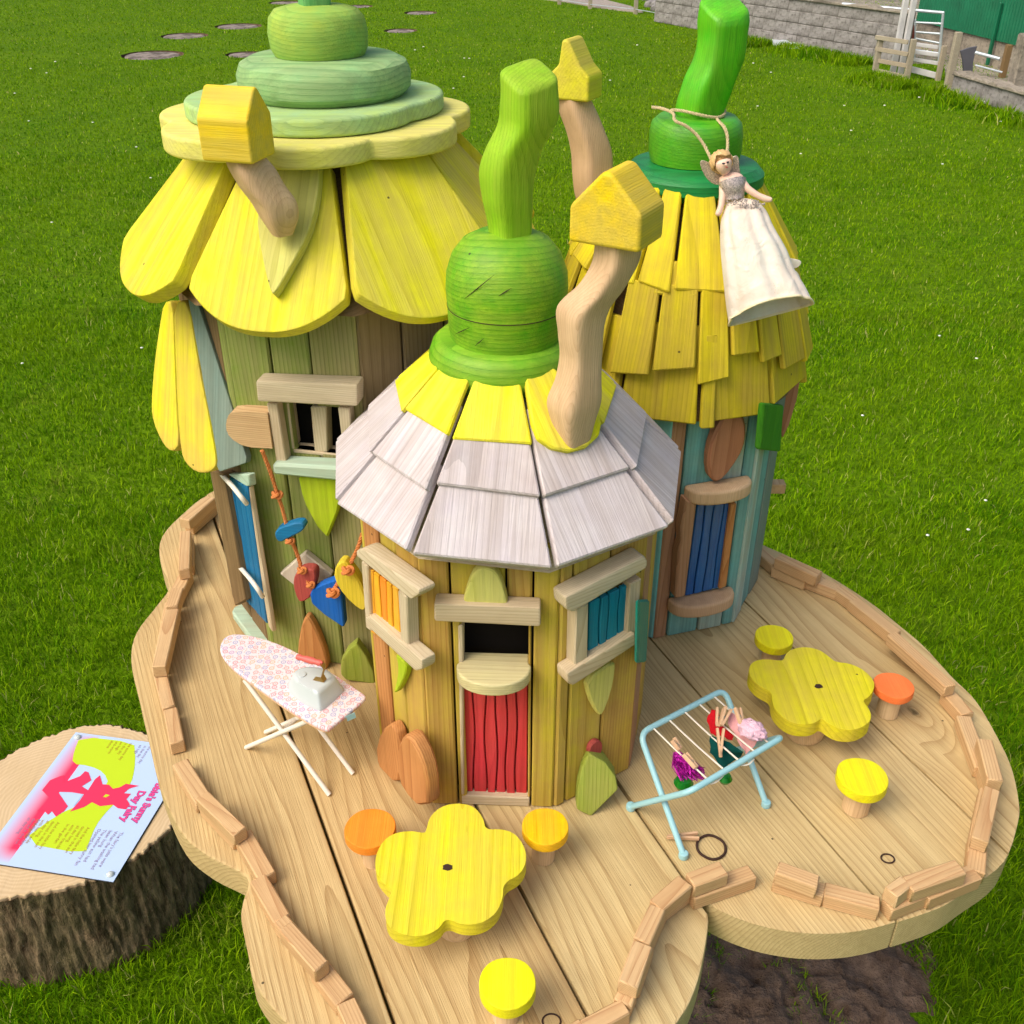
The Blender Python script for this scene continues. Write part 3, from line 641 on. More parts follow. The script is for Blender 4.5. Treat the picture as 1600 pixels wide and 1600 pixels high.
wall_planks(fh, fR2, FH, [0, .5, 1], ['brown', 'ochre'])
for i in (3, 4, 5, 6, 7): wall_planks(fh, faces[i], FH, [0, .5, 1], ['ochre', 'lime_ochre'])
# dark lining set back from the boards; its near-black colour paints in interior shade
sh = [(x * .86 + -.01 * .14, (y - .85) * .8 + .85) for x, y in FP]; slab('shade_fill', [(x - 0, y) for x, y in sh], FH - .03, T(0, 0, DZ + .001), 'dark', fh, bev=0)
# door: parent mesh is the door backing
db = f0.put('door', q('z4', (566, 690), (880, 690), (880, 1250), (566, 1250)), -.016, .003, 'red', fh)
slats(f0, 'slat', q('z4', (564, 690), (878, 690), (874, 1246), (572, 1232)), 6, -.012, .006, 'red', db, .0012)
f0.put('threshold', q('z4', (556, 1240), (884, 1252), (884, 1296), (556, 1282)), -.012, .012, 'raw', db, gh=True)
f0.put('jamb', q('z4', (540, 425), (566, 425), (570, 1240), (556, 1240)), -.014, .015, 'raw', db)
f0.put('jamb', q('z4', (880, 430), (892, 430), (888, 1250), (876, 1250)), -.014, .014, 'ochre', db)
f0.put('lintel', q('z4', (425, 318), (938, 340), (938, 432), (425, 405)), 0.0005, .017, 'raw', fh, gh=True, bev=.0025, seg=2)
sx0, sy = f0.loc(*q('z4', (535, 610))); sx1, sy1 = f0.loc(*q('z4', (893, 640))); sm = (sx0 + sx1) / 2; sr = (sx1 - sx0) / 2
sh_pts = [(sm - sr * .93, -.014), (sm - sr * .93, 0)] + [(sm + sr * math.cos(a), .002 + .030 * math.sin(a) ** .8) for a in np.linspace(math.pi - .02, .02, 17)] + [(sm + sr * .93, 0), (sm + sr * .93, -.014)]
slab('door_shelf', sh_pts, .013, f0.M @ T(0, sy + .004, 0) @ Matrix.Rotation(R(90), 4, 'X') @ T(0, 0, -.0), 'shelf', fh, bev=.004, seg=3, gh=True)
f0.put('gable_piece', smooth_poly(q('z4', (565, 335), (568, 290), (600, 190), (640, 145), (705, 145), (745, 190), (778, 300), (778, 340)), 1), .0005, .012, 'pale_leaf', fh, bev=.003, seg=2)
# right window
rw = fR.put('window', q('z4', (1172, 315), (1368, 222), (1348, 495), (1164, 610)), .0006, .003, 'tealp', fh)
slats(fR, 'slat', q('z4', (1174, 318), (1366, 225), (1348, 492), (1165, 606)), 4, .004, .005, 'tealp', rw, .0006)
fR.put('jamb', q('z4', (1108, 345), (1170, 315), (1164, 610), (1100, 645)), .0006, .014, 'raw', rw)
fR.put('jamb', q('z4', (1368, 225), (1424, 195), (1402, 470), (1350, 495)), .0006, .013, 'raw', rw)
fR.put('lintel', q('z4', (1056, 290), (1440, 88), (1456, 112), (1452, 148), (1090, 366), (1060, 345)), .0008, .02, 'raw', rw, gh=True, bev=.003, seg=2)
fR.put('sill', q('z4', (1064, 655), (1396, 458), (1402, 515), (1092, 718), (1068, 700)), .0008, .018, 'raw', rw, gh=True, bev=.003, seg=2)
fR.put('leaf', smooth_poly(q('z4', (1158, 690), (1296, 590), (1300, 640), (1282, 740), (1238, 856), (1214, 856), (1172, 770)), 1), .0006, .008, 'pale_leaf', fh, bev=.002)
fR.put('red_spot', smooth_poly(q('z4', (1170, 1010), (1205, 974), (1238, 985), (1236, 1030), (1210, 1062), (1172, 1060)), 2), .0006, .006, 'charm_red', fh)
# narrow side: teal shutter
fR2.put('shutter', q('z4', (1416, 300), (1462, 298), (1446, 600), (1408, 604)), .0006, .004, 'tealg', fh, bev=.002)
# left window
lw = fL.put('window', q('z4', (102, 138), (252, 250), (268, 552), (120, 452)), .0006, .003, 'orange', fh)
slats(fL, 'slat', q('z4', (104, 140), (250, 250), (268, 550), (120, 452)), 5, .004, .005, ['orange', 'orange', 'orange_s'], lw, .0006)
fL.put('jamb', q('z4', (74, 112), (104, 136), (122, 452), (96, 432)), .0006, .012, 'raw', lw)
fL.put('jamb', q('z4', (250, 252), (292, 286), (302, 582), (268, 552)), .0006, .013, 'raw', lw)
fL.put('lintel', q('z4', (48, 62), (80, 52), (350, 252), (352, 276), (312, 300), (48, 90)), .0008, .018, 'raw', lw, gh=True, bev=.003, seg=2)
fL.put('sill', q('z4', (90, 380), (112, 378), (366, 590), (366, 636), (334, 646), (92, 420)), .0008, .016, 'raw', lw, gh=True, bev=.003, seg=2)
fL.put('leaf', smooth_poly(q('z4', (236, 555), (284, 600), (292, 640), (270, 700), (242, 748), (230, 742), (250, 660), (250, 600)), 1), .0006, .008, 'lime_leaf', fh)
# leaf fins standing on the deck against the walls
def fin(name, k, pts, Yb, t, mat, parent, lean=.12):
    ps = []
    zb = None
    P2 = [q(k, p) for p in pts]
    yb = max(p[1] for p in P2); Y0 = Yb if Yb else onz(P2[0][0], yb, DZ).y + .001
    for (x, y) in P2:
        p = ony(x, y, Y0); p = ony(x, y, Y0 + lean * max(0, p.z - DZ)); ps.append(p)
    return poly3(name, ps, t, mat, parent, bev=.003)
fL.put('leaf_fin', q('z4', (212, 896), (222, 898), (246, 940), (260, 1000), (264, 1080), (255, 1170), (215, 1175), (172, 1135), (150, 1070), (146, 1010), (158, 960), (180, 920)), .0006, .012, 'orangewood', fh, bev=.002)
fL.put('leaf_fin', q('z4', (284, 950), (298, 950), (324, 985), (352, 1040), (376, 1105), (390, 1180), (396, 1285), (345, 1292), (300, 1245), (262, 1185), (244, 1110), (240, 1050), (250, 1000), (264, 968)), .008, .016, 'orangewood', fh, bev=.003)
fin('triangle_block', 'z4', [(1168, 1035), (1250, 1080), (1300, 1150), (1312, 1215), (1180, 1345), (1110, 1312), (1116, 1190), (1135, 1100)], None, .024, 'green_fin', fh, .25)

# roof
RC = (-.008, .862)
def rad(px, py, z): p = onz(px, py, z); return (p.x, p.y, z)
EV = [rad(643, 868, 1.122), rad(864, 891, 1.110), rad(1042, 826, 1.117), (.159, .880, 1.115), (.115, .975, 1.13), (0.0, 1.0, 1.14), (-.12, .975, 1.14), (-.166, .878, 1.125), rad(534, 790, 1.122)]
AZ, AR = 1.222, .052
def apex(e):
    d = Vector((e[0] - RC[0], e[1] - RC[1])).normalized(); return (RC[0] + d.x * AR, RC[1] + d.y * AR, AZ)
rbm = bmesh.new(); lo = [rbm.verts.new(Vector(e) - Vector((0, 0, .010)) + (Vector((RC[0], RC[1], e[2])) - Vector(e)) * .06) for e in EV]; hi = [rbm.verts.new(Vector(apex(e)) - Vector((0, 0, .006))) for e in EV]
nE = len(EV)
for i in range(nE): rbm.faces.new((lo[i], lo[(i + 1) % nE], hi[(i + 1) % nE], hi[i]))
rbm.faces.new(hi); rbm.faces.new(lo[::-1])
roof = bm_obj('roof', rbm, I4, 'raw', fh)
for i in range(nE):
    A, B = EV[i], EV[(i + 1) % nE]; TA, TB = apex(A), apex(B)
    shingle(roof, A, B, TA, TB, 0, .50, 0, .009, 'white_shingle', rnd=.002)
    shingle(roof, A, B, TA, TB, .36 + rng.uniform(-.02, .02), .84, .006, .008, 'white_shingle', rnd=.002, g=-.0004)
    if i != 1: shingle(roof, A, B, TA, TB, .645 + rng.uniform(-.015, .015), 1.0, .0105, .006, 'collar', rnd=.0015, g=-.0018)
# scalloped yellow piece carrying the chimney
A, B = Vector(EV[1]), Vector(EV[2]); TA, TB = Vector(apex(EV[1])), Vector(apex(EV[2]))
m = frame((A + B) / 2, B - A, (TA + TB) / 2 - (A + B) / 2); mm = Face((0, 0), (1, 0)); mm.M = m; mm.A = m.translation.copy(); mm.n = m.col[2].xyz
tl, tr = m.inverted() @ TA, m.inverted() @ TB
sc = [mm.loc(*p, .02) for p in q('z3', (915, 330), (940, 400), (1000, 440), (1075, 455), (1150, 435), (1205, 385), (1215, 330), (1195, 280))]
slab('shingle', [(tl.x + .002, tl.y)] + sc + [(tr.x - .002, tr.y)], .008, m @ T(0, 0, .012), 'collar', roof, bev=.0015)
# rim, knob, stem
lathe('rim', [(.046, 1.210), (.060, 1.213), (.0650, 1.220), (.0668, 1.232), (.0630, 1.243), (.056, 1.249), (.040, 1.250)], (RC[0], RC[1], 0), 'rimgreen', fh, 48, .008)
kz0 = 1.247
knb = lathe('knob', [(.044, kz0 - .004), (.0495, kz0), (.0515, kz0 + .010), (.0525, kz0 + .030), (.0535, kz0 + .046), (.0525, kz0 + .060), (.047, kz0 + .076), (.038, kz0 + .087), (.026, kz0 + .093), (.008, kz0 + .094)], (RC[0] + .003, RC[1], 0), 'knob', fh, 48, .012)
lathe('seam', [(.0520, kz0 + .0302), (.0529, kz0 + .0306), (.0529, kz0 + .0311), (.0520, kz0 + .0315)], (RC[0] + .003, RC[1], 0), 'elastic', knb, 48, .012)
carved('stem', [(781, 872, 122), (781, 873, 165), (778, 868, 195), (757, 846, 235), (749, 836, 270), (752, 833, 310), (762, 831, 350), (766, 832, 405)], RC[1], 'stem', fh, yaw=32, front_tilt=.40)
def on_knob(px, py, r=.0534):
    d = ray(px, py); ox, oy = -(RC[0] + .003), -RC[1]; A2 = d.x ** 2 + d.y ** 2; B2 = 2 * (ox * d.x + oy * d.y); C2 = ox ** 2 + oy ** 2 - r * r
    return EYE + d * ((-B2 - math.sqrt(max(0, B2 * B2 - 4 * A2 * C2))) / (2 * A2))
for a_, b_ in (((112, 985), (224, 895)), ((240, 975), (290, 945)), ((75, 1120), (130, 1095)), ((150, 1165), (185, 1135))):
    p0_, p1_ = q('z5', a_), q('z5', b_); tube('crack', [on_knob(p0_[0] + (p1_[0] - p0_[0]) * t_, p0_[1] + (p1_[1] - p0_[1]) * t_) for t_ in np.linspace(0, 1, 9)], [.0001, .0002, .0003, .0004, .00045, .0004, .0003, .0002, .0001], 'elastic', knb, 5)
# chimney and cap
ch = carved('chimney', [(930, 1003, 378), (926, 997, 410), (905, 978, 445), (872, 952, 480), (871, 943, 520), (875, 940, 555), (868, 940, 590), (856, 938, 625), (858, 932, 650), (870, 920, 690)], .775, 'rawv', fh, yaw=35)
c3 = ony(962, 375, .775)
house_block('chimney_cap', (c3.x, c3.y, c3.z), .059, .055, .045, -30, 'petalv', fh, roof=.5, bev=.004)

# ================================================================== TALL HOUSE
TC = (-.185, 1.105)
th = thing('fairy_house', (TC[0], TC[1], DZ), 'tall green fairy house with yellow petal roof and stacked mint discs on top', 'fairy house')
TP = ngon(TC, .181, -101 - 22.5)
TF = [Face(TP[i], TP[(i + 1) % 8]) for i in range(8)]
tf = TF[0]; tl_ = TF[7]
TH = .475
wo = [tf.loc(*p) for p in q('z2', (650, 505), (868, 505), (868, 690), (650, 690))]
wx0, wx1 = wo[0][0], wo[1][0]; wy0, wy1 = wo[2][1] - .002, wo[0][1] + .004
wall_planks(th, tf, TH, [0, .33, .635, 1], ['green_wall', 'green_wall', 'green_wall2'], (wx0, wx1, wy0, wy1))
wall_planks(th, TF[1], TH, [0, .35, .7, 1], ['grey_wall', 'grey_wall', 'green_wall2'])  # right-hand face: its shadow is put into the darker board colour
for i in (2, 3, 4, 5, 6): wall_planks(th, TF[i], TH, [0, .35, .7, 1], ['green_wall2', 'green_wall', 'grey_wall'])
slab('shade_fill', [((x - TC[0]) * .84 + TC[0], (y - TC[1]) * .84 + TC[1]) for x, y in TP], TH - .02, T(0, 0, DZ + .001), 'dark', th, bev=0)  # near-black block painting in the shade behind the window opening
# window in the front
win = tf.put('window', q('z2', (580, 735), (905, 752), (902, 812), (582, 780)), .0006, .022, 'mintwash', th, gh=True, bev=.003, label='pale washed window with centre post and sill')
tf.put('lintel', q('z2', (512, 400), (925, 415), (925, 506), (520, 486)), .0006, .022, 'raw', win, gh=True, bev=.003, seg=2)
tf.put('jamb', q('z2', (558, 490), (600, 492), (642, 742), (600, 740)), .0006, .014, 'raw', win)
tf.put('jamb', q('z2', (845, 508), (892, 512), (918, 748), (876, 745)), .0006, .014, 'raw', win)
tf.put('mullion', q('z2', (735, 505), (800, 505), (806, 705), (755, 715)), -.018, .016, 'raw', win)
bx0 = min(wx0, wx1)
slab('inner_sill', [(wx0 - .002, -.018), (wx1 + .002, -.018), (wx1 + .002, .0005), (wx0 - .002, .0005)], .004, tf.M @ T(0, wy0, 0) @ Matrix.Rotation(R(90), 4, 'X') @ Matrix.Scale(1, 4), 'raw', win, gh=True)
slab('reveal', [(0, wy0), (.003, wy0), (.003, wy1), (0, wy1)], .02, tf.M @ T(wx0 - .0035, 0, -.020), 'raw', win)
# bracket, leaf, tile, fins
tf.put('bracket', smooth_poly(q('z2', (420, 522), (562, 530), (562, 531), (582, 672), (582, 674), (470, 668), (410, 630), (393, 590), (400, 545)), 1), .0006, .016, 'rail', th, gh=True, bev=.002)
tf.put('leaf', q('z2', (685, 790), (858, 800), (856, 880), (846, 930), (803, 1036), (760, 990), (715, 905), (700, 860)), .0006, .012, 'lime_leaf', th, bev=.002)
tf.put('tile', q('z2', (610, 1180), (712, 1095), (822, 1185), (720, 1268)), .0006, .010, 'tile', th, bev=.0015)
tf.put('leaf_fin', smooth_poly(q('v2', (310, 1120), (352, 1170), (400, 1270), (440, 1380), (452, 1480), (262, 1480), (258, 1330), (280, 1200)), 1), .0006, .012, 'orangewood', th, bev=.003)
fin('leaf_fin', 'v2', [(630, 1298), (690, 1380), (735, 1480), (745, 1560), (560, 1535), (528, 1500), (530, 1420), (570, 1350)], .905, .016, 'green_fin', th, .1)
# left side: blue door under the flared boards
wall_planks(th, tl_, TH, [0, .12, .5, .88, 1], ['brown2', 'brown2', 'brown2', 'green_wall'])
td = tl_.put('door', q('u4', (120, 215), (290, 300), (440, 1375), (270, 1190)), .0008, .003, 'blue', th, label='blue plank door with pale bowed crossbars')
slats(tl_, 'slat', q('u4', (122, 215), (286, 300), (438, 1372), (268, 1190)), 4, .0035, .004, 'blue', td, .0004)
tl_.put('jamb', q('u4', (0, 170), (90, 205), (270, 1185), (185, 1235), (60, 560)), .0006, .014, 'brown2', td)
tl_.put('jamb', q('u4', (272, 300), (292, 300), (478, 1440), (446, 1390)), .0006, .006, 'raw', td)
tl_.put('lintel', q('u4', (120, 205), (290, 205), (300, 300), (270, 300)), .0006, .008, 'mintwash', td, gh=True)
for pts in ([(85, 212), (160, 292), (230, 378), (278, 436)], [(230, 938), (300, 1018), (360, 1098), (402, 1162)]):
    tube('crossbar', [tl_.world(*q('u4', p), .012 + .006 * math.sin(math.pi * i / 3)) for i, p in enumerate(pts)], .0027, 'white_wood', td, 8, 4)
ths = [onz(*p, DZ + .012) for p in q('u4', (180, 1235), (280, 1195), (470, 1430), (500, 1500), (320, 1500), (160, 1275))]
slab('threshold', [(p.x, p.y) for p in ths], .012, T(0, 0, DZ), 'mintwash', th, bev=.002, gh=True)
# flared boards over the door
def tilted(name, top, bot, az, pts, t, mat, bev, gm=None):
    o_, b_ = ony(*top), ony(*bot); f = Face((0, 0), (1, 0)); f.M = frame(b_, (-math.sin(R(az)), math.cos(R(az)), 0), o_ - b_); f.A = b_; f.n = f.M.col[2].xyz
    return f.put(name, q('u5', *pts), -t, t, mat, th, bev=bev, seg=2)
tilted('flare_board', (300, 470, 1.0), (360, 735, .94), -112, [(345, 130), (405, 120), (520, 460), (675, 945), (775, 1290), (772, 1335), (575, 1400), (545, 1330), (440, 640)], .010, 'tealgrey', .0015)
tilted('petal_tongue', (281, 473, 1.005), (310, 738, .955), -122, smooth_poly([(232, 140), (350, 140), (420, 600), (500, 1000), (552, 1300), (548, 1370), (490, 1412), (400, 1410), (320, 1340), (285, 1250), (262, 960), (245, 560)], 1), .018, 'tongue', .004)
tilted('petal_tongue', (245, 473, 1.075), (262, 700, 1.02), -140, smooth_poly([(160, 140), (230, 140), (243, 560), (258, 960), (274, 1200), (240, 1250), (195, 1245), (140, 1170), (85, 1040), (66, 920), (90, 600), (125, 350)], 1), .018, 'tongue', .004)
# petal roof
PC = (-.188, 1.10)
rb = bmesh.new(); n8 = 8; a0 = -101
rz = ((.09, 1.372), (.188, 1.262))
rr_ = [[rb.verts.new((PC[0] + r / math.cos(R(22.5)) * math.cos(R(a0 + 22.5 + 45 * k)), PC[1] + r / math.cos(R(22.5)) * math.sin(R(a0 + 22.5 + 45 * k)), z - .012)) for k in range(8)] for r, z in rz]
for k in range(8): rb.faces.new((rr_[1][k], rr_[1][(k + 1) % 8], rr_[0][(k + 1) % 8], rr_[0][k]))
rb.faces.new(rr_[0]); rb.faces.new(rr_[1][::-1])
troof = bm_obj('roof', rb, I4, 'brown2', th)
pet_faces = []
for k in range(8):
    a = R(a0 + 45 * k); dn = Vector((math.cos(a), math.sin(a), 0)); tx = Vector((-math.sin(a), math.cos(a), 0)); c0 = Vector((PC[0], PC[1], 0))
    b0 = c0 + dn * .200 + Vector((0, 0, 1.272)); t0 = c0 + dn * .100 + Vector((0, 0, 1.388))
    m = frame(b0, tx, t0 - b0); H_ = (t0 - b0).length * .84; w0, w1 = (.0765, .042) if k % 2 == 0 else (.0775, .042)
    lift = -.001 if k % 2 == 0 else .008
    sx = rng.uniform(.95, 1.05); bl = .036 * sx
    pts = [(w1, H_), (-w1, H_), (-w0 * .99, .012)] + [(w0 * x_, -bl * (1 - abs(x_) ** 2.4)) for x_ in np.linspace(-1, 1, 23)] + [(w0 * .99, .012)]
    slab('petal', pts, .017, m @ T(0, 0, lift - .017), 'petal', troof, bev=.0024, seg=2)
    pet_faces.append((m, lift))
# stacked plates and discs
def plate(name, c, r, z, t, mat, amp, k, ph, parent=th, bev=.0038, sy=1.0):
    pts = [(r * (1 + amp * abs(math.sin(k * a / 2 + ph)) ** .7 - amp * .5) * math.cos(a), sy * r * (1 + amp * abs(math.sin(k * a / 2 + ph)) ** .7 - amp * .5) * math.sin(a)) for a in np.linspace(0, 2 * math.pi, 96, endpoint=False)]
    return slab(name, pts, t, T(c[0], c[1], z), mat, parent, bev=bev, seg=3)
plate('flower_plate', (-.200, 1.10), .150, 1.372, .020, 'cream', .14, 7, .5)
plate('wavy_plate', (-.198, 1.102), .122, 1.3925, .017, 'mint', .12, 4, 1.0)
lathe('disc', [(.07, 1.408), (.079, 1.410), (.0855, 1.417), (.0862, 1.430), (.082, 1.440), (.072, 1.445), (.03, 1.446)], (-.1875, 1.10, 0), 'mint_disc', th, 56, .006)
lathe('disc', [(.034, 1.444), (.044, 1.446), (.0475, 1.453), (.0485, 1.467), (.046, 1.480), (.040, 1.487), (.028, 1.490), (.01, 1.491)], (-.190, 1.10, 0), 'mint_top', th, 48, .012)
carved('stem', [(455, 530, -90), (470, 524, -60), (462, 516, -30), (464, 518, 0), (466, 518, 22)], 1.10, 'stem_mint', th, yaw=25)
# leaf board, chimney and cap on the front petal
m, lift = pet_faces[0]; pf = Face((0, 0), (1, 0)); pf.M = m; pf.A = m.translation.copy(); pf.n = m.col[2].xyz
pf.put('leaf_board', smooth_poly(q('z1', (590, 900), (600, 1000), (625, 1130), (650, 1222), (665, 1222), (730, 1110), (800, 980), (840, 840), (852, 690), (850, 660), (620, 660)), 1), -.0006, .012, 'pale_leaf', th, bev=.002)
cy_ = (pf.world(*q('z1', (690, 930)), .018)).y
carved('chimney', [(351, 414, 245), (357, 432, 265), (372, 447, 290), (392, 463, 315), (406, 467, 340), (424, 458, 366)], cy_ - .012, 'rawv', th, yaw=38)
c1 = ony(369, 246, cy_ - .014)
house_block('chimney_cap', (c1.x + .003, c1.y, c1.z), .042, .058, .048, 74, 'petalv', th, roof=.4, bev=.005)

# ================================================================== RIGHT HOUSE
HC = (.186, 1.125)
rh = thing('fairy_house', (HC[0], HC[1], DZ), 'teal washed fairy house with mustard shingle roof and bright green stalk, on the right', 'fairy house')
HP = ngon(HC, .141, -95.3)
HF = [Face(HP[i], HP[(i + 1) % 8]) for i in range(8)]
HH = .33
hf = HF[0]; hr = HF[1]
ex = [0, .18, .62, .86, 1]
wall_planks(rh, hf, HH, [0, .17, .55, .86, 1], ['brown', 'teal_deep', 'teal_wall', 'teal_deep'])
wall_planks(rh, hr, HH, [0, .3, .62, 1], ['teal_wall', 'teal_deep', 'tealgrey'])
for i in range(2, 8): wall_planks(rh, HF[i], HH, [0, .33, .66, 1], ['teal_wall', 'teal_deep', 'brown'] if i != 7 else ['brown', 'teal_deep', 'teal_deep'])
slab('shade_fill', [((x - HC[0]) * .84 + HC[0], (y - HC[1]) * .84 + HC[1]) for x, y in HP], HH - .02, T(0, 0, DZ + .001), 'dark', rh, bev=0)  # interior shade put into the colour of this block
hd = hf.put('door', q('z7', (555, 1040), (688, 1038), (645, 1350), (510, 1386)), .0006, .003, 'royal', rh, label='royal blue plank door between brown jambs')
slats(hf, 'slat', q('z7', (556, 1040), (688, 1038), (644, 1352), (510, 1386)), 4, .004, .004, 'royal', hd, .0006)
hf.put('jamb', q('z7', (515, 1020), (556, 1036), (512, 1388), (472, 1396), (484, 1220), (496, 1180), (494, 1130)), .0006, .016, 'brown', hd, bev=.002)
hf.put('jamb', q('z7', (684, 1038), (708, 1034), (668, 1350), (640, 1362)), .0006, .012, 'orangewood', hd, bev=.0015)
def half_shelf(f, k, l, r_, th_, dep, mat, parent, name):
    (x0, y0), (x1, y1) = f.loc(*q(k, l), dep * .3), f.loc(*q(k, r_), dep * .3); c = (x0 + x1) / 2; rr = (x1 - x0) / 2
    pts = [(c - rr, -.002)] + [(c - rr * math.cos(t), dep * math.sin(t) ** .7) for t in np.linspace(.08, math.pi - .08, 15)] + [(c + rr, -.002)]
    tilt = math.atan2(y1 - y0, x1 - x0)
    slab(name, pts, th_, f.M @ T(0, (y0 + y1) / 2 + th_ / 2, .003) @ Matrix.Rotation(R(90), 4, 'X'), mat, parent, bev=.004, seg=3, gh=True)
half_shelf(hf, 'z7', (513, 990), (755, 968), .018, .026, 'rawv', hd, 'lintel')
half_shelf(hf, 'z7', (450, 1418), (690, 1385), .018, .028, 'rawv', hd, 'sill')
hf.put('oval_leaf', smooth_poly(q('z7', (665, 690), (700, 672), (735, 705), (746, 760), (735, 830), (690, 905), (640, 960), (605, 945), (596, 880), (612, 790)), 1), .0006, .014, 'redbrown', rh, bev=.003)
hr.put('green_panel', q('z7', (815, 655), (886, 662), (872, 840), (798, 832)), .006, .008, 'green_block', rh, bev=.003, seg=2)
poly3('side_leaf', [ony(*p, y) for p, y in zip(q('z7', (945, 500), (952, 540), (935, 640), (905, 740), (880, 790), (868, 740), (885, 620), (900, 560)), [1.11] * 8)], .012, 'redbrown', rh)
box('peg_block', .33, .352, 1.135, 1.15, .918, .932, I4, 'rail', rh)
# roof
prof = [(.054, 1.322), (.110, 1.240), (.134, 1.182), (.149, 1.105)]
def cone(t, ang, lift=0):
    """t: 0 at the eave, 3 at the top, along the bell-shaped profile"""
    i = min(2, int(3 - t)) if t < 3 else 0; i = max(0, min(2, int(3 - t - 1e-9))); u = (3 - t) - i
    r = prof[i][0] + (prof[i + 1][0] - prof[i][0]) * u + lift * .8; z = prof[i][1] + (prof[i + 1][1] - prof[i][1]) * u + lift * .5
    return Vector((HC[0] + .004 + r * math.cos(R(ang)), HC[1] + r * math.sin(R(ang)), z))
rb = bmesh.new(); NR = 22
rg = [[rb.verts.new(cone(t, 360 / NR * k) - Vector((0, 0, .008)) + (Vector((HC[0], HC[1], 0)) - cone(t, 360 / NR * k)) * Vector((.04, .04, 0)).x * Vector((1, 1, 0)).x if False else Vector((HC[0] + (cone(t, 360 / NR * k).x - HC[0]) * .95, HC[1] + (cone(t, 360 / NR * k).y - HC[1]) * .95, cone(t, 0).z - .006))) for k in range(NR)] for t in (0, 1, 2, 3)]
for a, b in zip(rg, rg[1:]):
    for k in range(NR): rb.faces.new((a[k], a[(k + 1) % NR], b[(k + 1) % NR], b[k]))
rb.faces.new(rg[0][::-1]); rb.faces.new(rg[-1])
hroof = bm_obj('roof', rb, I4, 'brown2', rh)
def croof(a1, a2, t0, t1, lift, th_, mat, rnd=0):
    A, B, TA, TB = cone(t0, a1, lift), cone(t0, a2, lift), cone(t1, a1, lift), cone(t1, a2, lift)
    return shingle(hroof, A, B, TA, TB, 0, 1, 0, th_, mat, rnd=rnd, g=.0012)
ribs = [-87 + 32.7 * k for k in range(12)]
for k in range(11): croof(ribs[k] + (5 if k == 0 else 0), ribs[k + 1], -.02 + (.12 if k == 1 else 0), 1.35, 0, .008, 'mustard', .004)
croof(-87.5, -81, -.10, 1.2, .005, .008, 'mustard')
a = -125
while a < 230:                                     # narrow uneven shingles of the middle course
    wd = rng.uniform(10, 19); croof(a, a + wd, rng.uniform(.42, .95), 1.95, .006 + rng.choice((0, .004)), .007, rng.choice(['mustard', 'mustard', 'mustard2']), .004); a += wd
tb = [-150, -120, -102.6, -76.6, -50, -26, 2, 28, 56, 84, 110, 138, 166, 190, 210]
for a, b in zip(tb, tb[1:]): croof(a, b, 1.84 + rng.uniform(-.06, .04), 2.95, .012, .008, 'mustard2', .005)
croof(-112, -90, 1.76, 2.2, .010, .007, 'mustard')
KX, KY = .194, 1.122
lathe('rim', [(.050, 1.308), (.066, 1.311), (.0735, 1.319), (.0735, 1.329), (.066, 1.337), (.040, 1.340)], (KX, KY, 0), 'rim3', rh, 48, .008)
lathe('knob', [(.040, 1.337), (.0465, 1.340), (.0485, 1.350), (.0485, 1.368), (.0465, 1.378), (.040, 1.384), (.01, 1.386)], (KX - .001, KY, 0), 'knob3', rh, 48, .012)
carved('stem', [(1094, 1168, 12), (1092, 1169, 34), (1091, 1166, 60), (1084, 1159, 95), (1068, 1146, 130), (1058, 1132, 165), (1057, 1121, 205)], KY, 'stem3', rh, yaw=24, front_tilt=.45)
carved('chimney', [(871, 921, 150), (873, 930, 170), (884, 946, 205), (893, 956, 240), (894, 958, 275), (900, 956, 310), (910, 958, 340), (915, 960, 420)], 1.105, 'rawv', rh, yaw=35)
c2 = ony(899, 153, 1.105)
house_block('chimney_cap', (c2.x, c2.y, c2.z), .044, .056, .036, -27, 'limev', rh, roof=.58, concave=1, bev=.003, apex=-.006)

# ================================================================== ROPE GARLAND between the houses
ga = thing('rope_garland', tuple(tf.world(409, 703, .03)), 'orange rope garland of painted wooden charms strung between two houses', 'garland')
P_ = lambda x, y, o: tf.world(*q('z2', (x, y)), o)
rope('rope', [P_(540, 680, .025), P_(575, 770, .022), P_(600, 850, .02), P_(622, 915, .02), P_(640, 985, .024)], .0024, 'rope', ga)
rope('rope', [P_(652, 1030, .024), P_(675, 1080, .022), P_(692, 1130, .022), P_(700, 1175, .026), P_(730, 1215, .034), P_(745, 1235, .034), P_(800, 1250, .034), P_(828, 1240, .036), P_(880, 1165, .044), P_(905, 1120, .044), P_(930, 1065, .04), P_(945, 1015, .036)], .0024, 'rope', ga)
for x, y, o, r in ((600, 860, .021, .0058), (652, 1045, .028, .005), (700, 1165, .036, .005), (735, 1222, .037, .0045), (825, 1255, .044, .0068), (885, 1165, .055, .0064)): knot('knot', P_(x, y, o), r, 'rope', ga)
tf.put('charm', smooth_poly(q('z2', (592, 1010), (612, 992), (690, 968), (712, 982), (708, 1005), (650, 1035), (610, 1055), (592, 1035)), 1), .018, .012, 'blue', ga, gh=True, bev=.003, label='turquoise blue bar charm')
tf.put('charm', smooth_poly(q('z2', (672, 1180), (700, 1160), (752, 1162), (758, 1195), (742, 1270), (700, 1296), (682, 1285), (664, 1225)), 1), .020, .014, 'charm_red', ga, bev=.003, label='brick red block charm')
tf.put('charm', q('z2', (733, 1262), (742, 1245), (780, 1222), (848, 1198), (858, 1204), (864, 1300), (872, 1388), (866, 1396), (790, 1345), (740, 1300)), .026, .012, 'charm_blue', ga, bev=.003, label='bright blue triangle charm')
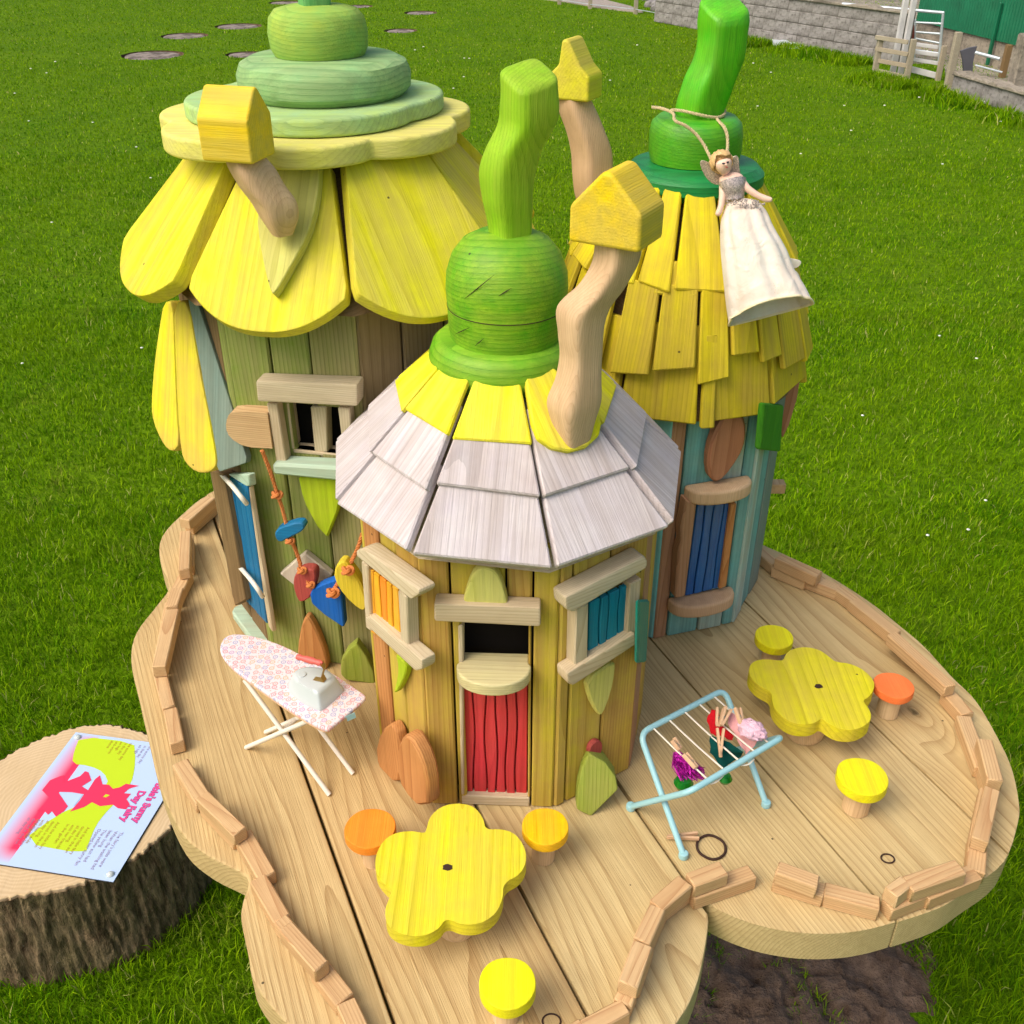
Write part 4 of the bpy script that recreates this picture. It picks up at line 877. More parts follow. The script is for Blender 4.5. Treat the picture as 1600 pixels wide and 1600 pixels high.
tf.put('charm', smooth_poly(q('z2', (835, 1150), (860, 1125), (880, 1135), (930, 1200), (965, 1290), (958, 1330), (930, 1325), (870, 1270), (828, 1200)), 1), .038, .014, 'charm_yel', ga, bev=.004, label='yellow crescent charm')

# ================================================================== TABLES AND STOOLS
def flower_pts(k, pts): return [q(k, p) for p in pts]
def table(k, pts, z, leg_px, t, label, leg_r):
    P = [onz(*q(k, p), z) for p in smooth_poly(pts, 2)]; cx = sum(p.x for p in P) / len(P); cy = sum(p.y for p in P) / len(P)
    o = thing('flower_table', (cx, cy, DZ), label, 'table', 'flower shaped tables')
    tp = slab('table_top', [(p.x - cx, p.y - cy) for p in P], t, T(cx, cy, z - t) @ I4, 'yel_t', o, bev=.0015, seg=2)
    lp = onz(*q(k, leg_px), DZ)
    lathe('leg', [(leg_r * .92, 0), (leg_r, .006), (leg_r * 1.12, z - t - DZ)], (lp.x, lp.y + leg_r * .8, DZ), 'leg', o, 28, .02)
    return o, tp
t1, tp1 = table('w6', [(632, 300), (650, 215), (720, 150), (820, 130), (920, 150), (975, 225), (985, 290), (1080, 285), (1160, 310), (1220, 390), (1232, 480), (1190, 560), (1092, 608), (1090, 700), (1050, 790), (960, 850), (850, 858), (750, 815), (710, 880), (620, 925), (500, 920), (405, 870), (382, 780), (410, 700), (430, 655), (370, 600), (330, 540), (328, 450), (370, 360), (440, 310), (540, 295), (615, 310)], DZ + .052, (810, 950), .015, 'yellow flower shaped table in front of the red door', .019)
t2, tp2 = table('w5', [(465, 400), (480, 355), (540, 320), (630, 312), (720, 335), (780, 380), (825, 418), (920, 425), (1020, 470), (1090, 540), (1098, 600), (1060, 660), (1010, 685), (1060, 740), (1078, 800), (1050, 850), (960, 892), (850, 885), (780, 850), (725, 805), (690, 840), (610, 855), (500, 835), (410, 760), (382, 690), (380, 625), (300, 590), (235, 530), (218, 470), (245, 415), (330, 395), (440, 408)], DZ + .050, (630, 990), .018, 'yellow flower shaped table on the right behind the blue drying rack', .022)
for o, tp, (k, p), r in ((t1, tp1, ('w6', (760, 515)), .0045), (t2, tp2, ('w5', (708, 588)), .0042)):
    c = onz(*q(k, p), (DZ + .0524 if o is t1 else DZ + .0504)); pts = [(r * math.cos(a) * rng.uniform(.8, 1.2), r * .8 * math.sin(a) * rng.uniform(.8, 1.2)) for a in np.linspace(0, 6.28, 13)[:-1]]
    slab('peg_hole', pts, .0008, T(c.x, c.y, c.z - .0006), 'elastic', tp, bev=0)
def stool(px, py, zt, r, mat, label, t=.011, foot=.0078, wob=.02):
    c = onz(px, py, zt); o = thing('mushroom_stool', (c.x, c.y, DZ), label, 'stool', 'mushroom stools')
    a0 = rng.uniform(0, 6)
    pts = [(r * math.cos(a) * (1 + wob * math.sin(2 * a + a0)), r * math.sin(a) * (1 + wob * math.sin(3 * a))) for a in np.linspace(0, 2 * math.pi, 36)[:-1]]
    slab('seat', pts, t, T(c.x, c.y, zt - t), mat, o, bev=.0016, seg=2)
    lathe('leg', [(foot * 1.4, 0), (foot * 1.4, zt - t - DZ)], (c.x + rng.uniform(-.002, .002), c.y + rng.uniform(-.001, .002), DZ), 'leg', o, 20, .02)
stool(578, 1293, DZ + .045, .0238, 'orange_s', 'orange mushroom stool left of the front flower table')
stool(852, 1290, DZ + .045, .0222, 'amber_s', 'amber mushroom stool beside the red door, right of the front flower table')
stool(793, 1535, DZ + .048, .0232, 'yel_s', 'bright yellow mushroom stool nearest the camera', t=.013)
stool(1210, 994, DZ + .040, .0225, 'yel_s', 'yellow mushroom stool by the teal house, behind the right flower table')
stool(1397, 1070, DZ + .042, .0215, 'coral_s', 'coral orange mushroom stool right of the right flower table', t=.010, foot=.0085)
stool(1348, 1212, DZ + .045, .0252, 'yel_s', 'yellow mushroom stool alone in front of the right flower table', t=.012, foot=.0095)

# ================================================================== IRONING BOARD AND IRON
zb = .90
ip = [onz(*q('w2', p), zb) for p in smooth_poly([(215, 250), (240, 185), (300, 152), (380, 150), (480, 165), (640, 210), (840, 300), (1110, 460), (1340, 615), (1362, 640), (1340, 675), (1090, 880), (1060, 898), (1000, 880), (800, 765), (500, 555), (300, 405), (225, 310)], 2)]
cx = sum(p.x for p in ip) / len(ip); cy = sum(p.y for p in ip) / len(ip)
ib = thing('ironing_board', (cx, cy, DZ), 'toy ironing board with floral cotton cover and white crossed legs', 'ironing board')
slab('cover', [(p.x - cx, p.y - cy) for p in ip], .005, T(cx, cy, zb - .005), 'floral', ib, bev=.002, seg=3)
slab('base_board', [((p.x - cx) * .97, (p.y - cy) * .97) for p in ip], .003, T(cx, cy, zb - .0082), 'peg', ib, bev=.001)
g1, g2, g3 = onz(515, 1243, DZ), onz(552, 1210, DZ), onz(385, 1169, DZ)
def up_to(px, py, z): return onz(px, py, z)
h1 = up_to(382, 1062, zb - .009); h2 = h1 + (g2 - g1)
leg = lambda a, b, r=.0026: tube('leg', [a + Vector((0, 0, .001)), b], r, 'white_wood', ib, 10)
leg(g1, h1); leg(g2, h2)
h3 = up_to(487, 1124, zb - .009); leg(g3, h3); g4 = g3 + (h2 - h1) * .8; leg(g4, h3 + (h2 - h1) * .8)
tube('crossbar', [g3.lerp(h3, .5), g4.lerp(h3 + (h2 - h1) * .8, .5)], .002, 'white_wood', ib, 8)
lb = [onz(*q('w2', p), zb - .001) for p in ((1205, 795), (1272, 765), (1280, 800), (1225, 850))]
poly3('cloth_label', [lb[0] + Vector((0, -.0005, 0)), lb[1] + Vector((0, -.0005, 0)), lb[1] + Vector((.001, -.001, -.006)), lb[0] + Vector((.001, -.001, -.006))], .0006, 'rack', ib, bev=0)
# iron
irn = [onz(*q('w2', p), zb + .0005) for p in ((745, 560), (775, 520), (850, 480), (1060, 490), (1180, 575), (1185, 605), (1020, 752), (985, 755), (860, 695), (770, 620))]
icx = sum(p.x for p in irn) / len(irn); icy = sum(p.y for p in irn) / len(irn)
iron = thing('iron', (icx, icy, zb), 'tiny white iron with coral handle on the ironing board', 'iron')
def iron_body():
    bm = bmesh.new(); base = smooth_poly([(p.x - icx, p.y - icy) for p in irn], 2); n = len(base); rings = []
    hx, hy = Vector((irn[4].x + irn[6].x, irn[4].y + irn[6].y)) / 2 - Vector((icx, icy))
    for z, s, sh in ((0, 1, 0), (.003, 1.0, 0), (.0045, .95, 0), (.016, .80, .05), (.019, .72, .06), (.0195, .6, .06)):
        rings.append([bm.verts.new((x * s + hx * sh, y * s + hy * sh, z)) for x, y in base])
    for a, b in zip(rings, rings[1:]):
        for i in range(n): bm.faces.new((a[i], a[(i + 1) % n], b[(i + 1) % n], b[i]))
    bm.faces.new(rings[0][::-1]); bm.faces.new(rings[-1]); return bm_obj('body', bm, T(icx, icy, zb), 'white_metal', iron, 50)
ibody = iron_body()
toe = Vector((irn[0].x, irn[0].y, 0)); heel = Vector(((irn[4].x + irn[6].x) / 2, (irn[4].y + irn[6].y) / 2, 0)); ax = (heel - toe).normalized()
hz = zb + .042; ctr = Vector((icx, icy, 0)) + ax * .004
ha, hb_ = ctr - ax * .017, ctr + ax * .012
pr = [(.0026, 0), (.0032, .003), (.0026, .006), (.0034, .010), (.0036, .018), (.0026, .0215), (.0033, .025), (.002, .029)]
lathe('handle', pr, None, 'coral', iron, 16, 0, frame((ha.x, ha.y, hz), Vector((0, 0, 1)).cross(ax) * -1, Vector((0, 0, 1))) if False else T(ha.x, ha.y, hz) @ ax.to_track_quat('Z', 'Y').to_matrix().to_4x4())
sd = Vector((-ax.y, ax.x, 0))
st = [Vector((hb_.x, hb_.y, hz + .002)) - ax * .001, Vector((hb_.x, hb_.y, hz - .004)) + ax * .002, Vector((hb_.x, hb_.y, zb + .026)) - ax * .002, Vector((hb_.x, hb_.y, zb + .0205)) + ax * .0005, Vector((hb_.x, hb_.y, zb + .0195)) - ax * .012]
bm = bmesh.new(); vs_ = [[bm.verts.new(p + sd * s * .003 - st[2]) for s in (-1, 1)] for p in st]
for a, b in zip(vs_, vs_[1:]): bm.faces.new((a[0], a[1], b[1], b[0]))
bmesh.ops.solidify(bm, geom=bm.faces[:], thickness=.0007); bm_obj('bracket', bm, T(*st[2]), 'brass', iron)
lathe('filler_cap', [(.0042, .0), (.0042, .0012), (.003, .0016)], (ctr.x - ax.x * .014, ctr.y - ax.y * .014, zb + .0193), 'white_metal', ibody, 16)

# ================================================================== DRYING RACK, CLOTHES, PEGS
zr = .88
rk = thing('drying_rack', (.18, .72, DZ), 'pale blue toy clothes rack with crossed tube legs and white lines', 'drying rack')
g = lambda p, z=DZ + .003: onz(*q('w4', p), z)
fA1, fA2, fB1 = g((640, 1480)), g((1285, 1080)), g((228, 1102))
tA1, tA2, tB1, tB2 = onz(*q('w4', (298, 530)), zr), onz(*q('w4', (960, 185)), zr), onz(*q('w4', (690, 985)), zr), onz(*q('w4', (1425, 552)), zr)
fB2 = fB1 + (tB2 - tB1)
def rounded(a, b, c, d, r=.012):
    o = [a]
    for p, q1, s in ((a, b, c), (b, c, d)):
        u, v = (p - q1).normalized(), (s - q1).normalized()
        for t in np.linspace(0, 1, 7): o.append((q1 + u * r).lerp(q1, t).lerp(q1.lerp(q1 + v * r, t), t))
    return o + [d]
tube('tube_frame', rounded(fA1, tA1, tA2, fA2), .0031, 'rack', rk, 12); tube('tube_frame', rounded(fB1, tB1, tB2, fB2), .0031, 'rack', rk, 12)
for p in (fA1, fA2, fB1, fB2): lathe('foot', [(.003, -.003), (.0046, -.0028), (.005, 0), (.0044, .003), (.0032, .0038)], tuple(p), 'rack', rk, 14)
A_ = [(397, 480), (515, 412), (635, 347), (750, 288), (865, 228)]; B_ = [(825, 885), (948, 805), (1065, 735), (1188, 665), (1300, 600)]
LN = []
for a, b in zip(A_, B_):
    p, r_ = onz(*q('w4', a), zr), onz(*q('w4', b), zr); LN.append((p, r_))
    tube('line', [p, p.lerp(r_, .5) - Vector((0, 0, .001)), r_], .0009, 'string', rk, 6, 3)
tube('line_end', spline([onz(*q('w4', p), zr - .004) for p in ((950, 860), (900, 905), (850, 925))], 4), .0009, 'string', rk, 5)
tube('line_end', spline([onz(*q('w4', p), zr - .004) for p in ((1190, 730), (1150, 770), (1090, 780))], 4), .0009, 'string', rk, 5)
def cloth(name, pts, z, mat, label, cat, dz=None, th=.0012, sub=1):
    """A piece hanging over a line: picture outline, each point with its own height."""
    P = [onz(*q('w4', (x, y)), z + d) for x, y, d in pts]; c = sum(P, Vector()) / len(P)
    bm = bmesh.new(); cv = bm.verts.new((0, 0, .002)); vs_ = [bm.verts.new(p - c) for p in P]
    for i in range(len(P)): bm.faces.new((cv, vs_[i], vs_[(i + 1) % len(P)]))
    bmesh.ops.subdivide_edges(bm, edges=bm.edges[:], cuts=2, use_grid_fill=True)
    for v in bm.verts: v.co += Vector((noise.noise(v.co * 180), noise.noise(v.co * 180 + Vector((5, 0, 0))), noise.noise(v.co * 150 + Vector((0, 9, 0))))) * .0016
    bmesh.ops.recalc_face_normals(bm, faces=bm.faces[:]); bmesh.ops.solidify(bm, geom=bm.faces[:], thickness=th)
    o = bm_obj(name, bm, T(*c), mat, None, 60); return tag(o, label, cat, 'doll clothes on the drying rack')
cloth('doll_garment', [(855, 350, .004), (900, 345, .004), (900, 440, .0), (960, 470, -.004), (1040, 545, -.008), (1020, 580, -.012), (960, 560, -.01), (900, 545, -.012), (850, 530, -.014), (822, 440, -.006), (830, 390, 0)], zr, 'felt_red', 'red felt doll top pegged on the drying rack', 'doll clothes')
cloth('doll_garment', [(840, 550, -.002), (900, 555, .002), (1000, 600, 0), (1100, 670, -.008), (1085, 705, -.016), (1000, 760, -.02), (945, 800, -.022), (900, 750, -.018), (850, 680, -.01)], zr, 'felt_green', 'dark green felt doll trousers pegged on the drying rack', 'doll clothes')
cloth('doll_garment', [(985, 370, .006), (1040, 380, .006), (1130, 450, .004), (1240, 545, 0), (1200, 620, -.012), (1130, 690, -.02), (1090, 640, -.014), (1060, 560, -.008), (990, 450, 0)], zr, 'felt_pink', 'pink felt doll dress pegged on the drying rack', 'doll clothes')
def blob(name, c, r, mat, lab, cat, grp, amp=.25, fr=90, sq=(1, 1, 1), rot=0):
    bm = bmesh.new(); bmesh.ops.create_icosphere(bm, subdivisions=4, radius=1)
    for v in bm.verts:
        d = v.co.normalized(); k = 1 + amp * noise.fractal(d * fr * .03 + Vector(c) * 50, 1, 2, 4); v.co = Vector((d.x * r * sq[0], d.y * r * sq[1], d.z * r * sq[2])) * k
    return tag(bm_obj(name, bm, T(*c) @ Matrix.Rotation(R(rot), 4, 'Z'), mat, None, 180), lab, cat, grp)
c = onz(*q('w4', (1175, 500)), zr + .008); blob('wool_puff', tuple(c), .012, 'wool_pink', 'pale pink woolly puff on the drying rack behind the pink dress', 'wool puff', None, .3, 120, (1.25, .8, .7), -40)
# tinsel: a spray of thin strips with a bead
tz = thing('tinsel_tassel', tuple(onz(*q('w4', (660, 780)), zr - .01)), 'magenta tinsel tassel with a green bead on the drying rack', 'tassel')
bm = bmesh.new(); c0 = onz(*q('w4', (660, 780)), zr - .004)
for i in range(170):
    a = onz(*q('w4', (rng.uniform(560, 620), rng.uniform(670, 760))), zr - rng.uniform(0, .008)) - c0; b = onz(*q('w4', (rng.uniform(610, 815), rng.uniform(800, 905))), zr - rng.uniform(.004, .022)) - c0
    s = Vector((rng.uniform(-1, 1), rng.uniform(-1, 1), rng.uniform(-1, 1))) * .0012; mid = (a + b) / 2 + Vector((rng.uniform(-1, 1), rng.uniform(-1, 1), rng.uniform(-.5, 1))) * .005
    v = [bm.verts.new(x) for x in (a - s, a + s, mid - s, mid + s, b - s * .6, b + s * .6)]; bm.faces.new((v[0], v[1], v[3], v[2])); bm.faces.new((v[2], v[3], v[5], v[4]))
bm_obj('strips', bm, T(*c0), 'tinsel', tz, 10)
c = onz(*q('w4', (640, 915)), zr - .016); lathe('bead', [(.002, -.007), (.007, -.0055), (.0095, 0), (.007, .0055), (.002, .007)], tuple(c), 'bead', tz, 24)
c = onz(*q('w4', (965, 880)), zr - .018); o = lathe('bead', [(.0015, -.005), (.005, -.004), (.007, 0), (.005, .004), (.0015, .005)], tuple(c), 'bead', None, 24); tag(o, 'small green bead hanging under the drying rack beside the dark green trousers', 'bead')
def peg(a, b, z, label, spread=.1, roll=.6, dz=(0, 0)):
    p, r_ = onz(*q('w4', a), z + dz[0]), onz(*q('w4', b), z + dz[1]); d = (r_ - p); L = d.length; d.normalize()
    s = d.cross(Vector((0, 0, 1))).normalized(); s = (s * math.cos(roll) + Vector((0, 0, 1)) * math.sin(roll)).normalized(); s = (s - d * s.dot(d)).normalized()
    o = thing('clothes_peg', tuple((p + r_) / 2), label, 'clothes peg', 'mini clothes pegs')
    for k in (-1, 1):
        m = frame(p + s * k * .0032, s, d) @ Matrix.Rotation(k * spread, 4, 'Z') if k else None
        slab('prong', [(-.0012, 0), (.0012, 0), (.0014, L * .55), (.0014, L * .9), (.0006, L), (-.0012, L)], .0042, m, 'peg', o, bev=.0004)
    c = p.lerp(r_, .55); nrm = s.cross(d)
    tube('spring', [c + nrm * .0045 + d * .0012 * math.cos(t) + s * .0012 * math.sin(t) - nrm * t * .0003 for t in np.linspace(0, 16, 40)], .0004, 'steelgrey', o, 4)
    return o
peg((925, 330), (905, 480), zr + .006, 'mini wooden clothes peg upright on the red felt top', .12, .2, (.008, -.004))
peg((985, 330), (925, 470), zr + .008, 'mini wooden clothes peg between the red top and the pink dress', .12, .6, (.008, -.002))
peg((925, 490), (925, 720), zr + .004, 'mini wooden clothes peg on the dark green trousers', .13, .1, (.006, -.012))
peg((1050, 335), (1085, 465), zr + .012, 'mini wooden clothes peg on the pink dress beside the woolly puff', .12, .5, (.006, -.002))
peg((545, 580), (600, 660), zr + .004, 'mini wooden clothes peg at the top of the magenta tinsel', .12, .4, (.004, -.004))
peg((640, 700), (730, 810), zr + .002, 'pale mini clothes peg clipped across the magenta tinsel', .1, .5, (.004, -.002))
peg((755, 1340), (505, 1350), DZ + .0032, 'mini wooden clothes peg lying on the deck under the drying rack', .1, .05)
c = onz(*q('w4', (856, 1418)), DZ + .0013); o = tube('hair_tie', [c + Vector((.0137 * math.cos(a), .0142 * math.sin(a), .0003 * math.sin(5 * a))) for a in np.linspace(0, 2 * math.pi, 49)], .0013, 'elastic', None, 8)
tag(o, 'dark brown elastic hair tie lying on the deck beside the rack', 'hair tie')

# ================================================================== FAIRY DOLL
V3 = lambda x, y, Y: ony(*q('v3', (x, y)), Y)
dl = thing('fairy_doll', tuple(V3(650, 1420, .965)), 'fairy doll in ivory satin gown with glitter wings, tied to the green stalk', 'doll')
def skin_mesh(name, nodes, edges, mat, parent, root=0, sub=2):
    c = Vector(nodes[0][0]); me = bpy.data.meshes.new(name); me.from_pydata([Vector(p) - c for p, r in nodes], edges, []); me.update()
    o = bpy.data.objects.new(name, me); link(o, T(*c), parent)
    sk = o.modifiers.new('skin', 'SKIN'); sk.use_smooth_shade = True
    me.skin_vertices[0].data
    for i, (p, r) in enumerate(nodes):
        d = me.skin_vertices[0].data[i]; d.radius = (r, r) if not isinstance(r, tuple) else r; d.use_root = (i == root)
    ss = o.modifiers.new('sub', 'SUBSURF'); ss.levels = sub; ss.render_levels = sub
    dg = bpy.context.evaluated_depsgraph_get(); ev = o.evaluated_get(dg); m2 = bpy.data.meshes.new_from_object(ev)
    o.modifiers.clear(); o.data = m2; m2.materials.clear(); m2.materials.append(M[mat]); m2.shade_smooth(); bpy.data.meshes.remove(me); return o
YD = 1.018
nodes = [(V3(400, 590, YD - .012), .0085), (V3(392, 520, YD - .009), .0105), (V3(378, 455, YD - .005), (.0125)), (V3(345, 418, YD - .004), .0042), (V3(330, 385, YD - .006), .0075), (V3(318, 345, YD - .006), .0098), (V3(312, 315, YD - .004), .0075),
         (V3(318, 462, YD - .004), .0048), (V3(318, 560, YD - .012), .0038), (V3(305, 650, YD - .018), .003), (V3(290, 695, YD - .02), .0036), (V3(272, 720, YD - .022), .0022),
         (V3(435, 450, YD - .006), .0048), (V3(490, 525, YD - .014), .0038), (V3(570, 575, YD - .018), .003), (V3(630, 600, YD - .02), .0034), (V3(672, 605, YD - .022), .002)]
body = skin_mesh('body', nodes, [(0, 1), (1, 2), (2, 3), (3, 4), (4, 5), (5, 6), (2, 7), (7, 8), (8, 9), (9, 10), (10, 11), (2, 12), (12, 13), (13, 14), (14, 15), (15, 16)], 'skin', dl)
def dot(name, p, r, mat, par, sq=(1, .6, 1)):
    bm = bmesh.new(); bmesh.ops.create_icosphere(bm, subdivisions=2, radius=r)
    for v in bm.verts: v.co = Vector((v.co.x * sq[0], v.co.y * sq[1], v.co.z * sq[2]))
    return bm_obj(name, bm, T(*p), mat, par, 180)
YF = YD - .0155
dot('eye', V3(322, 345, YF), .0012, 'eye', body, (1.3, .6, .8)); dot('eye', V3(352, 335, YF + .002), .0011, 'eye', body, (1.3, .6, .8))
dot('nose', V3(343, 355, YF), .0012, 'skin', body); dot('mouth', V3(346, 372, YF + .001), .0011, 'lip', body, (1.3, .6, .6))
# hair: cap with a bun
bm = bmesh.new(); bmesh.ops.create_icosphere(bm, subdivisions=4, radius=.0112)
for v in bm.verts:
    d = v.co.normalized(); v.co *= 1 + .05 * math.sin(30 * d.x + 12 * d.z)
    if d.y < -.25 and d.x > -.6: v.co += Vector((0, .007, .002)) * min(1, (-d.y - .25) * 2) * (1 if d.z < .55 else .2)
bm_obj('hair', bm, T(*(V3(306, 332, YD - .002))), 'hair', body, 180)
dot('bun', V3(288, 305, YD), .0045, 'hair', body, (1, 1, 1))
# bodice
bl_ = [V3(400, 600, YD - .012), V3(397, 560, YD - .0105), V3(390, 510, YD - .009), V3(384, 470, YD - .0065)]
bm = bmesh.new(); tube_bm(bm, [p - bl_[0] for p in spline(bl_, 4)], [x.x for x in spline([(.0095, 0, 0), (.0102, 0, 0), (.0124, 0, 0), (.0133, 0, 0)], 4)], 20)
bm_obj('bodice', bm, T(*bl_[0]), 'glitter', dl, 60)
# gown
def gown():
    top, bot = V3(405, 585, YD - .012), V3(652, 1425, .955); n, m_ = 64, 22
    L = q('v3', (350, 620), (310, 720), (298, 850), (305, 1000), (322, 1180), (340, 1350), (362, 1500)); Rr = q('v3', (560, 610), (630, 690), (680, 800), (770, 960), (830, 1110), (905, 1230), (962, 1345))
    bm = bmesh.new(); rings = []
    Ls = spline([(x, y, 0) for x, y in L], 4); Rs = spline([(x, y, 0) for x, y in Rr], 4); K = len(Ls)
    first = [(V3(360, 592, YD - .012), V3(445, 592, YD - .012))]
    for i in range(K + 1):
        u = i / K; Yc = (YD - .012) * (1 - u) + .955 * u
        if i == 0: a, b = first[0]
        else: a, b = ony(Ls[i - 1].x, Ls[i - 1].y, Yc + .004), ony(Rs[i - 1].x, Rs[i - 1].y, Yc + .004)
        c = (a + b) / 2; sx = (b - a) / 2; axis = (bot - top).normalized(); dp = axis.cross(sx.normalized()).normalized()
        rd = sx.length * (.62 if i else .8); ring = []
        for k in range(n):
            t = 2 * math.pi * k / n; fold = 1 + (.085 * math.sin(7 * t + 1.5 * u) + .06 * math.sin(11 * t + 2 + u) + .03 * math.sin(17 * t)) * min(1, u * 2.6) * (1 - .45 * u)
            ring.append(bm.verts.new(c + sx * math.cos(t) * (fold if abs(math.cos(t)) < .9 else 1) + dp * rd * math.sin(t) * fold - axis * (.013 * u ** 4 * max(0, (dp * math.sin(t)).dot(EYE - c) / (EYE - c).length)) - top))
        rings.append(ring)
    for a, b in zip(rings, rings[1:]):
        for k in range(n): bm.faces.new((a[k], a[(k + 1) % n], b[(k + 1) % n], b[k]))
    hem = [v.co.copy() for v in rings[-1]]; bmesh.ops.recalc_face_normals(bm, faces=bm.faces[:])
    bmesh.ops.solidify(bm, geom=bm.faces[:], thickness=.0008)
    o = bm_obj('gown', bm, T(*top), 'satin', dl, 180); hb = bmesh.new(); tube_bm(hb, hem + hem[:1], .0013, 6); bm_obj('hem', hb, T(*top), 'hem', o, 60)
    # gathers at the waist
    return o
gw = gown()
bm = bmesh.new()
for i in range(90):
    a = rng.uniform(0, 1); p = V3(350 + 260 * a + rng.uniform(-10, 10), 605 + 60 * a * rng.random() + rng.uniform(-12, 40), YD - .030) - V3(450, 630, YD - .03)
    bmesh.ops.create_icosphere(bm, subdivisions=1, radius=rng.uniform(.0005, .0011), matrix=T(*p))
bm_obj('beading', bm, T(*V3(450, 630, YD - .028)), 'glitter', gw, 20)
def wing(pts, Y, name='wing', mat='glitter_wing'): return poly3(name, [V3(x, y, Y) for x, y in smooth_poly(pts, 2)], .0012, mat, dl, bev=.0003, seg=1)
wing([(305, 400), (240, 350), (175, 318), (150, 335), (175, 410), (215, 470), (265, 500), (315, 490)], YD + .004)
wing([(345, 400), (370, 310), (410, 285), (432, 300), (436, 380), (448, 430), (420, 445), (370, 430)], YD + .004)
wing([(780, 1020), (840, 1030), (886, 1045), (860, 1085), (810, 1100)], .985, 'gown_bow', 'satin'); wing([(815, 1100), (850, 1120), (872, 1160), (868, 1210), (830, 1160)], .985, 'gown_bow', 'satin')
wing([(300, 560), (285, 600), (300, 660), (345, 640), (360, 560)], YD + .002)
# jute string round the stalk
Z6 = lambda x, y, Y: ony(*q('z6', (x, y)), Y)
js = rope('jute_string', [Z6(490, 515, 1.12), Z6(540, 522, 1.10), Z6(590, 545, 1.085), Z6(600, 580, 1.066), Z6(650, 605, 1.062), Z6(700, 645, 1.060), Z6(740, 700, 1.055), Z6(770, 760, 1.045), Z6(790, 800, 1.034)], .0017, 'jute', None, 700)
tag(js, 'jute string from the green stalk down to the left of the doll', 'string')
js = rope('jute_string', [Z6(800, 568, 1.10), Z6(812, 585, 1.085), Z6(835, 610, 1.072), Z6(850, 650, 1.066), Z6(852, 700, 1.06), Z6(850, 755, 1.04)], .0017, 'jute', None, 700)
tag(js, 'short jute string from the green stalk down behind the head of the doll', 'string')

lc = ony(1089, 196, KY); lc.z = 1.3895
js = rope('jute_string', [lc + Vector((.0275 * math.cos(a), .0275 * math.sin(a), .003 * math.sin(a * 2))) for a in np.linspace(0, 2 * math.pi, 17)], .0017, 'jute', None, 700, sm=2)
tag(js, 'jute string loop wound round the foot of the bright green stalk', 'string')

# ================================================================== STUMP AND SIGN
SZ = .215; KS = 1.105
SC = (-.708 * KS, 1.132 * KS)
def stump():
    o = thing('tree_stump', (SC[0], SC[1], 0), 'sawn tree stump with rough dark bark standing on the grass', 'stump')
    n = 360; bm = bmesh.new(); rings = []
    def rr(a, z):
        b = .182 * KS * (1 + .05 * math.sin(2 * a + .6) + .035 * math.sin(3 * a + 2) + .015 * math.sin(5 * a))
        ridge = -abs(noise.fractal(Vector((math.cos(a) * 10, math.sin(a) * 10, z * 6)), .8, 2.2, 4)) * 2 + .6
        return b * (1 + .05 * (SZ - z) / SZ) + .0065 * ridge + .003 * noise.noise(Vector((math.cos(a) * 30, math.sin(a) * 30, z * 14)))
    for z in np.linspace(-.03, SZ - .004, 64):
        rings.append([bm.verts.new((rr(2 * math.pi * i / n, z) * math.cos(2 * math.pi * i / n), rr(2 * math.pi * i / n, z) * math.sin(2 * math.pi * i / n), z)) for i in range(n)])
    for a, b in zip(rings, rings[1:]):
        for i in range(n): bm.faces.new((a[i], a[(i + 1) % n], b[(i + 1) % n], b[i]))
    bm_obj('bark', bm, T(SC[0], SC[1], 0), 'bark', o, 180)
    t = NT('sawn_end'); v = t.coords(); wv = t.n('TexWave', wave_type='RINGS', rings_direction='Z'); nz = t.noise(v, 14, 3)[1]
    t.l(t.vm('ADD', v, t.vm('MULTIPLY', nz, (.03, .03, 0))), wv.inputs['Vector']); wv.inputs['Scale'].default_value = 42; wv.inputs['Distortion'].default_value = 1
    n2 = t.noise(v, 10, 4, .6)[0]; mp = t.n('Mapping'); t.l(v, mp.inputs[0]); mp.inputs['Rotation'].default_value = (0, 0, R(-25)); mp.inputs['Scale'].default_value = (60, 5, 1); n3 = t.noise(mp.outputs[0], 1, 3, .6)[0]
    c = t.mix(t.math('MULTIPLY', wv.outputs['Fac'], .3), lin(214, 188, 146), lin(170, 136, 92)); c = t.mix(t.ramp(n2, .4, .7, 0, .5), c, lin(196, 168, 122)); c = t.mix(t.ramp(n3, .5, .8, 0, .2), c, lin(168, 138, 98))
    t.l(c, t.p.inputs['Base Color']); t.p.inputs['Roughness'].default_value = .85; t.bump(n3, .5, .003); M['sawn'] = t.m
    pts = [((rr(2 * math.pi * i / n, SZ) - .004) * math.cos(2 * math.pi * i / n), (rr(2 * math.pi * i / n, SZ) - .004) * math.sin(2 * math.pi * i / n)) for i in range(n)]
    slab('sawn_top', pts, .012, T(SC[0], SC[1], SZ - .012), 'sawn', o, bev=.002)
stump()
